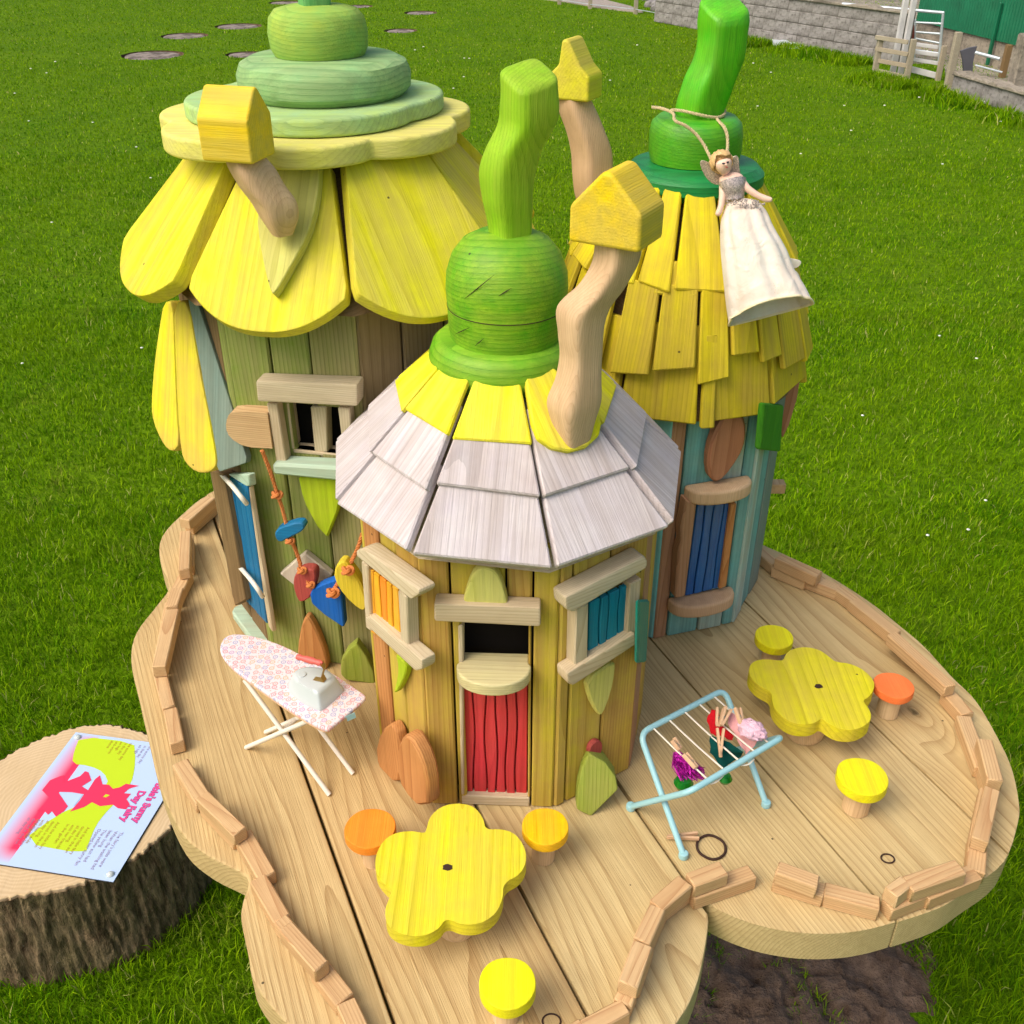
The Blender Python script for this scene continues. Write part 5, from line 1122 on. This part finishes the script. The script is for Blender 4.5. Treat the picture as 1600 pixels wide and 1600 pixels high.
# sign board: local x is the reading direction, local y is up on the print
zs = SZ + .004
BRc = onz(*q('w3', (675, 985)), zs); LE = onz(*q('w3', (975, 490)), zs); TL = onz(*q('w3', (450, 90)), zs)
u = (LE - BRc); u.z = 0; u.normalize(); v_ = Vector((-u.y, u.x, 0))           # u away from the camera, v to the left
SW = (TL - BRc).dot(u); SHh = (TL - BRc).dot(v_)
sm_ = frame(TL, -u, -v_)                                                        # origin: far left corner
sg = thing('sign_board', tuple(BRc + Vector((0, 0, -.004))), 'pale blue printed poem board with red and lime picture lying on the stump', 'sign')
def print_mat(name, colr, rough=.35): return plain(name, colr, rough, var=.03, spec=.5)
def sign_face():
    t = NT('sign_print'); v = t.vm('ADD', t.coords(), (SW / 2, SHh / 2, 0)); sp = t.n('SeparateXYZ'); t.l(v, sp.inputs[0])
    base = lin(186, 208, 238)
    f = t.ramp(sp.outputs[1], .040, .008, 1, 0); fe = t.math('MULTIPLY', t.ramp(sp.outputs[1], .004, .040), 1.0)
    ends = t.math('MULTIPLY', t.ramp(sp.outputs[0], .002, .02), t.ramp(sp.outputs[0], SW - .004, SW - .034))
    c = t.mix(t.math('MULTIPLY', t.math('MULTIPLY', fe, t.math('LESS_THAN', sp.outputs[1], .051)), ends), base, lin(236, 48, 88))
    t.l(c, t.p.inputs['Base Color']); t.p.inputs['Roughness'].default_value = .3; return t.m
M['sign'] = sign_face(); M['sign_edge'] = plain('sign_edge', lin(40, 40, 46), .4); M['lime_print'] = print_mat('lime_print', lin(192, 218, 16)); M['red_print'] = print_mat('red_print', lin(228, 48, 88)); M['purple_print'] = print_mat('purple_print', lin(150, 80, 140))
M['pink_print'] = print_mat('pink_print', lin(236, 70, 140)); M['grey_print'] = print_mat('grey_print', lin(150, 130, 160)); M['blue_print'] = print_mat('blue_print', lin(186, 208, 238)); M['brown_print'] = print_mat('brown_print', lin(170, 130, 30))
board = slab('board', [(0, 0), (SW, 0), (SW, SHh), (0, SHh)], .0025, sm_ @ T(0, 0, -.0032), 'sign_edge', sg, bev=.0003)
slab('print_sheet', [(.0006, .0006), (SW - .0006, .0006), (SW - .0006, SHh - .0006), (.0006, SHh - .0006)], .0006, sm_ @ T(0, 0, -.0006), 'sign', sg, bev=0)
def sp_(px, py):
    r = onz(px, py, zs); p = sm_.inverted() @ r; return (p.x, p.y)
def prnt(name, k, pts, z, mat, sm=1):
    P = [sp_(*q(k, p)) for p in (smooth_poly(pts, sm) if sm else pts)]; P = [(min(max(x, .001), SW - .001), min(max(y, .001), SHh - .001)) for x, y in P]
    bm = bmesh.new(); bm.faces.new([bm.verts.new((x, y, 0)) for x, y in P]); bmesh.ops.triangulate(bm, faces=bm.faces[:])
    return bm_obj(name, bm, sm_ @ T(0, 0, z), mat, sg)
prnt('lime_shape', 's1', [(800, -60), (1340, 0), (1355, 120), (1345, 280), (1310, 420), (1160, 600), (1060, 700), (960, 830), (890, 1000), (855, 1120), (200, 1000), (560, 730), (900, 580), (1090, 420), (1040, 300), (900, 235), (720, 215), (740, 90)], .0003, 'lime_print')
prnt('fairy_picture', 's1', [(640, 330), (640, 400), (800, 340), (850, 290), (885, 300), (915, 380), (820, 440), (880, 480), (950, 370), (1000, 330), (1025, 420), (1090, 425), (1130, 465), (1200, 450), (1260, 415), (1390, 435), (1290, 465), (1240, 510), (1310, 515), (1265, 570), (1300, 620), (1260, 672), (1180, 660), (1130, 625), (1000, 640), (920, 600), (840, 650), (700, 695), (800, 580), (840, 520), (720, 500), (580, 495), (680, 640), (640, 690), (560, 745), (520, 690), (480, 725), (440, 680), (370, 690), (500, 560), (420, 480), (500, 380), (600, 340)], .0005, 'red_print', 0)
prnt('print_cutout', 's1', [(600, 500), (830, 525), (740, 640), (690, 600)], .0006, 'blue_print', 0)
prnt('print_cutout', 's1', [(1030, 545), (1060, 520), (1098, 530), (1060, 552)], .0006, 'lime_print', 0)
def text(body_, at, size, mat, z=.0006, name='lettering', bold=0):
    cu = bpy.data.curves.new('t', 'FONT'); cu.body = body_; cu.size = size; cu.offset = bold; cu.resolution_u = 3
    o = bpy.data.objects.new('t', cu); col.objects.link(o); dg = bpy.context.evaluated_depsgraph_get()
    me = bpy.data.meshes.new_from_object(o.evaluated_get(dg)); bpy.data.objects.remove(o); me.name = name
    me.materials.clear(); me.materials.append(M[mat]); ob = bpy.data.objects.new(name, me); link(ob, sm_ @ T(at[0], at[1], z), sg); return ob
def ys(py_, px_): return sp_(px_, py_)
a = sp_(*q('s1', (1600, 470))); text("bbie's Sunny", (a[0] - .013, SHh - .029), .0182, 'pink_print', bold=.0004); text("bbie's Sunny", (a[0] - .0126, SHh - .0295), .0182, 'purple_print', z=.0004, bold=.0012)
a = sp_(*q('s1', (1470, 500))); text('Day Fairy', (a[0] - .002, SHh - .051), .0182, 'pink_print', bold=.0004); text('Day Fairy', (a[0] - .0016, SHh - .0515), .0182, 'purple_print', z=.0004, bold=.0012)
lp = lambda k, p: sp_(*q('s1', p))
for i, ln in enumerate(["The fairy's jobs were", "When the washing had", "been hung", "The yellow sun had", "Opened her sunny fan"]):
    a = lp('s1', (1225, 900)); text(ln, (a[0], a[1] - .004 - i * .0101), .0086, 'grey_print')
for (px_, py_), n_ in (((890, 850), 5), ((590, 800), 5), ((400, 770), 3)):
    for i in range(n_):
        a = lp('s1', (px_, py_)); text(["And the little fairy", "danced in the sun", "all day long", "with her friends", "in the garden"][i], (a[0], a[1] - .003 - i * .0094), .0079, 'brown_print' if px_ > 420 else 'grey_print')
for (px_, py_), n_ in (((1490, 40), 3), ((1300, 10), 5)):
    for i in range(n_):
        a = lp('s1', (px_, py_)); text(["the sunny day", "in the sky", "so high", "and warm", "above"][i], (max(.006, a[0]), min(a[1], SHh - .012) - i * .0094), .0079, 'grey_print' if px_ > 1400 else 'brown_print')
for p in ((675, 985), (450, 90)):
    a = sp_(*q('w3', p)); s = (1 if a[0] < SW / 2 else -1, 1 if a[1] < SHh / 2 else -1); cc = sm_ @ Vector((a[0] + s[0] * .013, a[1] + s[1] * .012, .0004))
    lathe('screw_cap', [(.0062, 0), (.006, .0015), (.0045, .0035), (.002, .0044), (.0004, .0046)], tuple(cc), 'white_metal', sg, 24)

# ================================================================== BACKGROUND
def concrete(name, a, b, sc=6):
    t = NT(name); v = t.coords(); n = t.noise(v, sc, 6, .7)[0]; n2 = t.noise(v, sc * 7, 4, .7)[0]
    c = t.mix(t.ramp(n, .3, .7), a, b); c = t.mix(t.ramp(n2, .5, .72, 0, .65), c, lin(74, 68, 62)); c = t.mix(t.ramp(t.noise(v, sc * .45, 4, .7)[0], .48, .68, 0, .6), c, lin(92, 88, 80)); c = t.mix(t.ramp(n2, .25, .15, 0, .6), c, lin(200, 194, 186))
    t.l(c, t.p.inputs['Base Color']); t.p.inputs['Roughness'].default_value = .95; t.p.inputs['Specular IOR Level'].default_value = .1; t.bump(n2, .6, .02); return t.m
M['block'] = concrete('block_concrete', lin(168, 164, 160), lin(116, 112, 108), 4); M['mortar'] = concrete('mortar', lin(150, 146, 140), lin(122, 118, 112)); M['render'] = concrete('rough_render', lin(176, 166, 148), lin(128, 120, 108), 4)
M['oldwood'] = wood('weathered_fence_wood', lin(182, 172, 150), lin(120, 108, 88), axis='Z', nails=False); M['whitewood'] = plain('flaking_white_paint', lin(214, 212, 210), .8, var=.5, scale=14)
M['galv'] = plain('galvanised_steel', lin(206, 216, 222), .4, metal=.3, var=.2); M['rust'] = plain('rust_red', lin(122, 62, 52), .8); M['slate'] = plain('slate_grey', lin(96, 96, 104), .8, var=.3, scale=8)
def shed_mat():
    t = NT('green_sheet'); v = t.coords(); n = t.noise(v, 3, 4, .6)[0]; t.l(t.mix(t.ramp(n, .3, .7), lin(16, 118, 80), lin(10, 96, 64)), t.p.inputs['Base Color']); t.p.inputs['Roughness'].default_value = .5; return t.m
M['shed'] = shed_mat()
def block_wall(name, A, B, h, rows, blen, label, ragged=0, thick=.14, skip=0):
    A, B = Vector((A.x, A.y, 0)), Vector((B.x, B.y, 0)); f = Face((A.x, A.y), (B.x, B.y), 0); o = thing(name, tuple(A), label, 'wall')
    slab('core', [(0, -.05), (f.w, -.05), (f.w, h - .01), (0, h - .01)], thick - .02, f.M @ T(0, 0, -thick), 'mortar', o, bev=0)
    rhh = h / rows; me = None
    for j in range(rows):
        x = -blen * (.5 if j % 2 else 0)
        while x < f.w:
            a, b = max(0, x), min(f.w, x + blen); x += blen
            if b - a < .04: continue
            z0, z1 = j * rhh, (j + 1) * rhh
            slab('block', [(a + .003, z0 + .003), (b - .003, z0 + .003), (b - .003, z1 - .003 + (rng.uniform(-.02, .02) if j == rows - 1 else 0)), (a + .003, z1 - .003)], .03, f.M @ T(0, 0, -.046 + rng.uniform(-.003, .004)), 'block', o, bev=.004)
    # coping
    slab('coping', [(0, h - .008)] + [(f.w * i / 40, h + .012 + rng.uniform(-.012, .016)) for i in range(41)] + [(f.w, h - .008)], thick + .01, f.M @ T(0, 0, -thick - .004), 'render', o, bev=.004)
    return o, f
wA, wB = gp(1020, 34), gp(1400, 103)
block_wall('block_wall', wA, wB, .46, 4, .36, 'long grey concrete block wall across the far end of the lawn')
wC, wD = gp(1482, 146), gp(1640, 196)
block_wall('block_wall', wC, wD, .155, 1, .42, 'low weathered concrete wall at the right edge behind the lawn')
# grey pillar behind the low wall
p = gp(1592, 158); o = slab('pillar', [(-.11, -.06), (.14, -.06), (.13, .08), (-.10, .09)], .52, T(p.x, p.y, -.02), 'render', None, bev=.012); tag(o, 'grey rendered pillar behind the low wall at the right edge', 'pillar')
yd = [(wA.x + .15, wA.y + .12), (wB.x - .1, wB.y + .16), (wB.x + .5, wB.y + .1), (wC.x + .05, wC.y + .18), (wD.x + .3, wD.y + .2), (16, 12), (16, 40), (wA.x * 40 / wA.y + 1, 40)]
tag(slab('yard', yd, .006, T(0, 0, 0), 'render', None, bev=0), kind='structure')
pl_ = [gp(x, y) for x, y in ((1205, 66), (1222, 70), (1240, 76), (1252, 82), (1240, 84), (1222, 79), (1208, 73))]
bm = bmesh.new(); cv = [bm.verts.new((p.x, p.y, .03 + .025 * math.sin(7 * i))) for i, p in enumerate(pl_)]; bm.faces.new(cv); bmesh.ops.triangulate(bm, faces=bm.faces[:]); bmesh.ops.subdivide_edges(bm, edges=bm.edges[:], cuts=3)
for v in bm.verts: v.co.z += .02 * noise.noise(v.co * 14)
bmesh.ops.solidify(bm, geom=bm.faces[:], thickness=.006); tag(bm_obj('plastic_sheet', bm, I4, 'galv', None, 20), 'crumpled pale plastic sheet lying at the foot of the block wall', 'plastic sheet')
# green shed
sA, sB = gp(1425, 70), gp(1700, 150)
sh_ = thing('shed', (sA.x, sA.y, 0), 'green corrugated metal shed on a concrete footing in the far right corner', 'shed'); sf = Face((sA.x, sA.y), (sB.x, sB.y), 0)
hb = sf.loc(1437, 30)[1]
slab('footing', [(0, -.05), (sf.w, -.05), (sf.w, hb), (0, hb)], .2, sf.M @ T(0, 0, -.22), 'render', sh_, bev=0)
bm = bmesh.new(); nc = int(sf.w / .012); pr_ = []
for i in range(nc + 1):
    x = i * sf.w / nc; zz = .012 * (1 if i % 4 in (1, 2) else 0); pr_.append((bm.verts.new((x, hb - .02, zz)), bm.verts.new((x, hb + 1.6, zz))))
for a, b in zip(pr_, pr_[1:]): bm.faces.new((a[0], b[0], b[1], a[1]))
bm_obj('sheet_cladding', bm, sf.M, 'shed', sh_, 10)
slab('back_wall', [(0, hb), (sf.w, hb), (sf.w, hb + 1.6), (0, hb + 1.6)], .1, sf.M @ T(0, 0, -.12), 'shed', sh_, bev=0)
slab('downpipe', [(-.015, .02), (.015, .02), (.015, hb + .3), (-.015, hb + .3)], .03, sf.M @ T(sf.loc(1556, 60)[0], 0, .012), 'shed', sh_, bev=.004)
# gates, posts
def post(px, py0, py1, wpx, mat, label, name='post', cat='post', px1=None, dep=1.0, Y=None):
    """Upright timber from its foot (px, py0) to its top (px1, py1)."""
    b = gp(px, py0); t = ony(px1 or px, py1, b.y); d = (b - EYE).dot(Vector((0, CP, -SP))); w_ = wpx * d / FOC
    m = frame(b - Vector((0, 0, .03)), (1, 0, 0), t - b); L = (t - b).length + .03
    o = slab(name, [(-w_ / 2, 0), (w_ / 2, 0), (w_ / 2, L), (-w_ / 2, L)], w_ * dep, m @ T(0, 0, -w_ * dep / 2), mat, None, bev=w_ * .08); return tag(o, label, cat)
post(1394, 118, -14, 8, 'whitewood', 'left of two tall flaking white posts behind the wooden gate', px1=1393)
post(1406, 119, -14, 8, 'whitewood', 'right of two tall flaking white posts behind the wooden gate', px1=1404)
post(1480, 138, 50, 10, 'oldwood', 'slanting weathered timber post at the end of the low wall', px1=1499)
post(1565, 122, 70, 9, 'brown2', 'dark timber post against the grey pillar', px1=1572)
def bar3(name, a, b, wid, dep, mat, parent):
    a, b = Vector(a), Vector(b); m = frame(a, b - a, (0, 0, 1)); L = (b - a).length
    return slab(name, [(0, -wid / 2), (L, -wid / 2), (L, wid / 2), (0, wid / 2)], dep, m @ T(0, 0, -dep / 2), mat, parent, bev=wid * .06, gh=False)
gb = gp(1366, 116); gt = thing('wooden_gate', (gb.x, gb.y, 0), 'weathered wooden rail gate with two posts in front of the block wall', 'gate')
ga0, ga1 = gp(1367, 117), gp(1417, 124)
def up_y(px, py, Y): return ony(px, py, Y)
for (x0, y0, x1, y1) in ((1366, 118, 1371, 54), (1416, 125, 1421, 56)):
    b = gp(x0, y0); t = ony(x1, y1, b.y); m = frame(b - Vector((0, 0, .03)), (1, 0, 0), t - b); slab('post', [(-.024, 0), (.024, 0), (.024, (t - b).length), (-.024, (t - b).length)], .045, m @ T(0, 0, -.022), 'oldwood', gt, bev=.004)
for l, r_ in ((58, 66), (76, 85), (94, 103), (110, 121)): bar3('rail', ony(1368, l, ga0.y - .03), ony(1419, r_, ga1.y - .03), .036, .02, 'oldwood', gt)
fb0, fb1 = gp(1421, 122), gp(1467, 125); ft = thing('rail_fence', (fb0.x, fb0.y, 0), 'pale timber rail fence with one post right of the wooden gate', 'fence')
b = gp(1465, 126); t = ony(1471, 66, b.y); m = frame(b - Vector((0, 0, .03)), (1, 0, 0), t - b); slab('post', [(-.022, 0), (.022, 0), (.022, (t - b).length), (-.022, (t - b).length)], .04, m @ T(0, 0, -.02), 'oldwood', ft, bev=.004)
for l, r_ in ((68, 74), (80, 86), (92, 99), (108, 119)): bar3('rail', ony(1423, l, fb0.y), ony(1466, r_, fb1.y), .03 if l < 100 else .05, .02, 'whitewood', ft)
mg = thing('metal_gate', tuple(gp(1468, 100)), 'galvanised tubular farm gate standing open behind the timber fence', 'gate')
Yg0, Yg1 = gp(1400, 100).y + .6, gp(1468, 104).y + .2
G = lambda px, py: ony(px, py, Yg0 + (Yg1 - Yg0) * (px - 1316) / (1475 - 1316))
tube('bar', [G(1316, 6), G(1475, 20)], .014, 'galv', mg, 8); tube('upright', [G(1474, 19), G(1466, 108)], .014, 'galv', mg, 8); tube('upright', [G(1430, 30), G(1428, 104)], .012, 'galv', mg, 8)
for a_, b_ in ((35, 37), (50, 53), (60, 68), (78, 84), (92, 98)): tube('bar', [G(1429, a_), G(1471, b_)], .010, 'galv', mg, 8)
lp_ = G(1423, 49); box('latch_plate', -.035, .035, -.012, .012, -.06, .06, T(lp_.x, lp_.y - .02, lp_.z), 'rust', mg)
o = poly3('slate_panel', [ony(*q('w1', p), gp(1510, 120).y) for p in ((1285, 255), (1325, 240), (1366, 232), (1348, 300), (1342, 372), (1300, 362), (1296, 310))], .03, 'slate', None); tag(o, 'dark grey sheet leaning behind the low wall', 'sheet')
o = tube('rail_pipe', [ony(1524, 82, gp(1540, 126).y), ony(1562, 92, gp(1560, 130).y)], .014, 'galv', None, 8); tag(o, 'white pipe rail running to the dark post by the pillar', 'rail')
o = tube('rail_pipe', [ony(1524, 102, gp(1540, 130).y), ony(1566, 113, gp(1560, 133).y)], .008, 'galv', None, 8); tag(o, 'thin lower pipe rail just above the low wall', 'rail')
# wire fence
wf = thing('wire_fence', tuple(gp(993, 22)), 'thin post and wire fence along the gravel path', 'fence'); tops = []
for px, py in ((874, 7), (922, 14), (993, 22), (1070, 36)):
    b = gp(px, py); L = .75; t = b + Vector((.01, 0, L)); m = frame(b - Vector((0, 0, .05)), (1, 0, 0), t - b); slab('post', [(-.026, 0), (.026, 0), (.026, L), (-.026, L)], .05, m @ T(0, 0, -.025), 'oldwood', wf, bev=.004); tops.append(b)
for zz in (.06, .28, .5, .7): tube('wire', [p + Vector((0, -.03, zz)) for p in tops], .004, 'galv', wf, 5)
# rubble bank between path and wall
for i in range(26):
    px = rng.uniform(1015, 1092); base = gp(px, 2 + (px - 1015) * .22 + rng.uniform(-4, 12)); r = rng.uniform(.05, .11)
    bm = bmesh.new(); bmesh.ops.create_icosphere(bm, subdivisions=2, radius=r)
    for v in bm.verts: v.co = Vector((v.co.x * 1.4, v.co.y, v.co.z * .8)) * (1 + .35 * noise.noise(v.co * 9 + Vector((i, 0, 0))))
    tag(bm_obj('rubble_stone', bm, T(base.x, base.y, r * .3), 'block', None, 20), 'grey rubble stone in the bank behind the wire fence', 'stone', 'rubble stones')

# ================================================================== GRASS
def grass_mat():
    t = NT('grass_blade'); ge = t.n('NewGeometry'); r = ge.outputs['Random Per Island']; po = ge.outputs['Position']
    n = t.noise(po, 2.2, 4, .6)[0]; n2 = t.noise(po, 9, 3, .6)[0]
    cr = t.n('ValToRGB'); t.l(r, cr.inputs[0]); e = cr.color_ramp.elements
    e[0].color = lin(54, 102, 2); e[1].color = lin(156, 190, 18); e[1].position = .96
    for p_, c_ in ((.35, lin(84, 138, 3)), (.7, lin(114, 160, 6)), (.985, lin(196, 190, 120))): k = e.new(p_); k.color = c_
    c = t.mix(t.ramp(n, .35, .7, 0, .55), cr.outputs[0], lin(138, 168, 5)); c = t.mix(t.ramp(n2, .5, .8, 0, .5), c, lin(36, 80, 4)); c = t.mix(t.math('MULTIPLY', t.ramp(t.noise(po, 3.1, 5, .7)[0], .56, .7, 0, .6), t.math('GREATER_THAN', t.math('FRACT', t.math('MULTIPLY', r, 7.7)), .45)), c, lin(168, 164, 74))
    t.l(c, t.p.inputs['Base Color']); t.p.inputs['Roughness'].default_value = .7; t.p.inputs['Specular IOR Level'].default_value = .05
    tr = t.n('BsdfTranslucent'); t.l(c, tr.inputs[0]); mx = t.n('MixShader'); mx.inputs[0].default_value = .25
    t.l(t.p.outputs[0], mx.inputs[1]); t.l(tr.outputs[0], mx.inputs[2]); out = t.t.nodes['Material Output']; t.l(mx.outputs[0], out.inputs[0]); return t.m
M['grass'] = grass_mat()
def blades(name, pos, h, wd, seed, label):
    r = np.random.default_rng(seed); n = len(pos); a = r.uniform(0, 2 * np.pi, n); la = r.uniform(0, 2 * np.pi, n); ln = r.uniform(.15, .9, n)
    h = h * r.uniform(.55, 1.25, n); wd = wd * r.uniform(.7, 1.3, n)
    d = np.stack([np.cos(a), np.sin(a), np.zeros(n)], 1) * (wd / 2)[:, None]; L = np.stack([np.cos(la), np.sin(la), np.zeros(n)], 1) * (h * ln)[:, None]
    up = np.stack([np.zeros(n), np.zeros(n), h * np.sqrt(np.maximum(.15, 1 - (ln * .85) ** 2))], 1)
    mid = pos + L * .35 + up * .62; tip = pos + L + up
    V = np.stack([pos - d, pos + d, mid + d * .8, mid - d * .8, tip], 1).reshape(-1, 3)
    me = bpy.data.meshes.new(name); me.vertices.add(5 * n); me.vertices.foreach_set('co', V.ravel().astype(np.float32))
    b = np.arange(n)[:, None] * 5; loops = np.concatenate([b + [0, 1, 2, 3], b + [3, 2, 4]], 1).ravel()
    me.loops.add(7 * n); me.loops.foreach_set('vertex_index', loops.astype(np.int32)); me.polygons.add(2 * n)
    st = np.stack([np.arange(n) * 7, np.arange(n) * 7 + 4], 1).ravel(); me.polygons.foreach_set('loop_start', st.astype(np.int32))
    me.update(calc_edges=True); me.materials.append(M['grass']); o = bpy.data.objects.new(name, me); link(o, I4, None); tag(o, label, 'grass', kind='stuff'); return o
def lawn():
    r = np.random.default_rng(3); P = []; Hh = []; Ww = []
    for y0, y1, dn, h, wd in ((.55, 1.6, 36000, .033, .0022), (1.6, 2.6, 22000, .028, .0025), (2.6, 4.2, 11000, .024, .0032), (4.2, 7, 4600, .021, .0042), (7, 11, 1700, .019, .006), (11, 17, 700, .018, .009)):
        xm = lambda y: .60 * (y * .85 + .85) + .25
        X = xm(y1); n = int(dn * (y1 - y0) * 2 * X); y = r.uniform(y0, y1, n); x = r.uniform(-X, X, n)
        k = np.abs(x) < xm(y); x, y = x[k], y[k]; P.append(np.stack([x, y, np.zeros(len(x))], 1)); Hh.append(np.full(len(x), h)); Ww.append(np.full(len(x), wd))
    P = np.concatenate(P); Hh = np.concatenate(Hh); Ww = np.concatenate(Ww)
    keep = (np.hypot(P[:, 0] - SC[0], P[:, 1] - SC[1]) > .195)
    for x, y, rr in stone_xy: keep &= np.hypot(P[:, 0] - x, P[:, 1] - y) > rr * 1.18
    # dark core below the platform that nothing in the photograph shows
    keep &= ~((np.abs(P[:, 0]) < .28) & (P[:, 1] > .75) & (P[:, 1] < 2.2))
    near = np.where((P[:, 1] < 1.6) & (P[:, 0] > .05))[0]
    for i in near:
        if inside(P[i, 0], P[i, 1], SOIL_POLY):
            nz = noise.noise(Vector((P[i, 0] * 7, P[i, 1] * 7, 1)))
            if nz < .34 + .05 * rng.random(): keep[i] = False
        else:
            if noise.noise(Vector((P[i, 0] * 9, P[i, 1] * 9, 4))) > .42: keep[i] = rng.random() < .75
    P, Hh, Ww = P[keep], Hh[keep], Ww[keep]
    clump = np.array([noise.noise(Vector((p[0] * 6, p[1] * 6, 8))) for p in P]); Hh = Hh * (1 + .35 * clump)
    blades('grass', P, Hh, Ww, 5, 'short green lawn grass around the stump and platform')
lawn()
def tufts():
    r = np.random.default_rng(9); P = []
    for a, b, n in ((gp(1150, 62), gp(1366, 101), 5200), (gp(1366, 122), gp(1482, 148), 2600), (gp(1480, 150), gp(1640, 200), 1800)):
        t = r.uniform(0, 1, n); off = np.abs(r.normal(0, .16, n)); dx, dy = b.x - a.x, b.y - a.y; L = math.hypot(dx, dy); nx, ny = dy / L, -dx / L
        c = np.array([noise.noise(Vector((tt * L * 2.2, 3, 0))) for tt in t]) > -.25
        P.append(np.stack([a.x + dx * t + nx * off, a.y + dy * t + ny * off, np.zeros(n)], 1)[c])
    P = np.concatenate(P); blades('long_grass', P, np.full(len(P), .085), np.full(len(P), .009), 11, 'long dark grass tufts along the foot of the far walls')
tufts()
# daisies and pale specks on the lawn
M['daisy'] = plain('daisy_white', lin(240, 240, 226), .7, var=.05)
bm = bmesh.new()
for i in range(80):
    y = rng.uniform(2.0, 12); x = rng.uniform(-1, 1) * (.5 * y + .5); r = .0035 + .0008 * y
    bmesh.ops.create_icosphere(bm, subdivisions=1, radius=r, matrix=T(x, y, .03) @ Matrix.Scale(.4, 4, (0, 0, 1)))
tag(bm_obj('daisies', bm, I4, 'daisy', None, 180), 'scattered white daisies dotted over the lawn', 'daisies', kind='stuff')
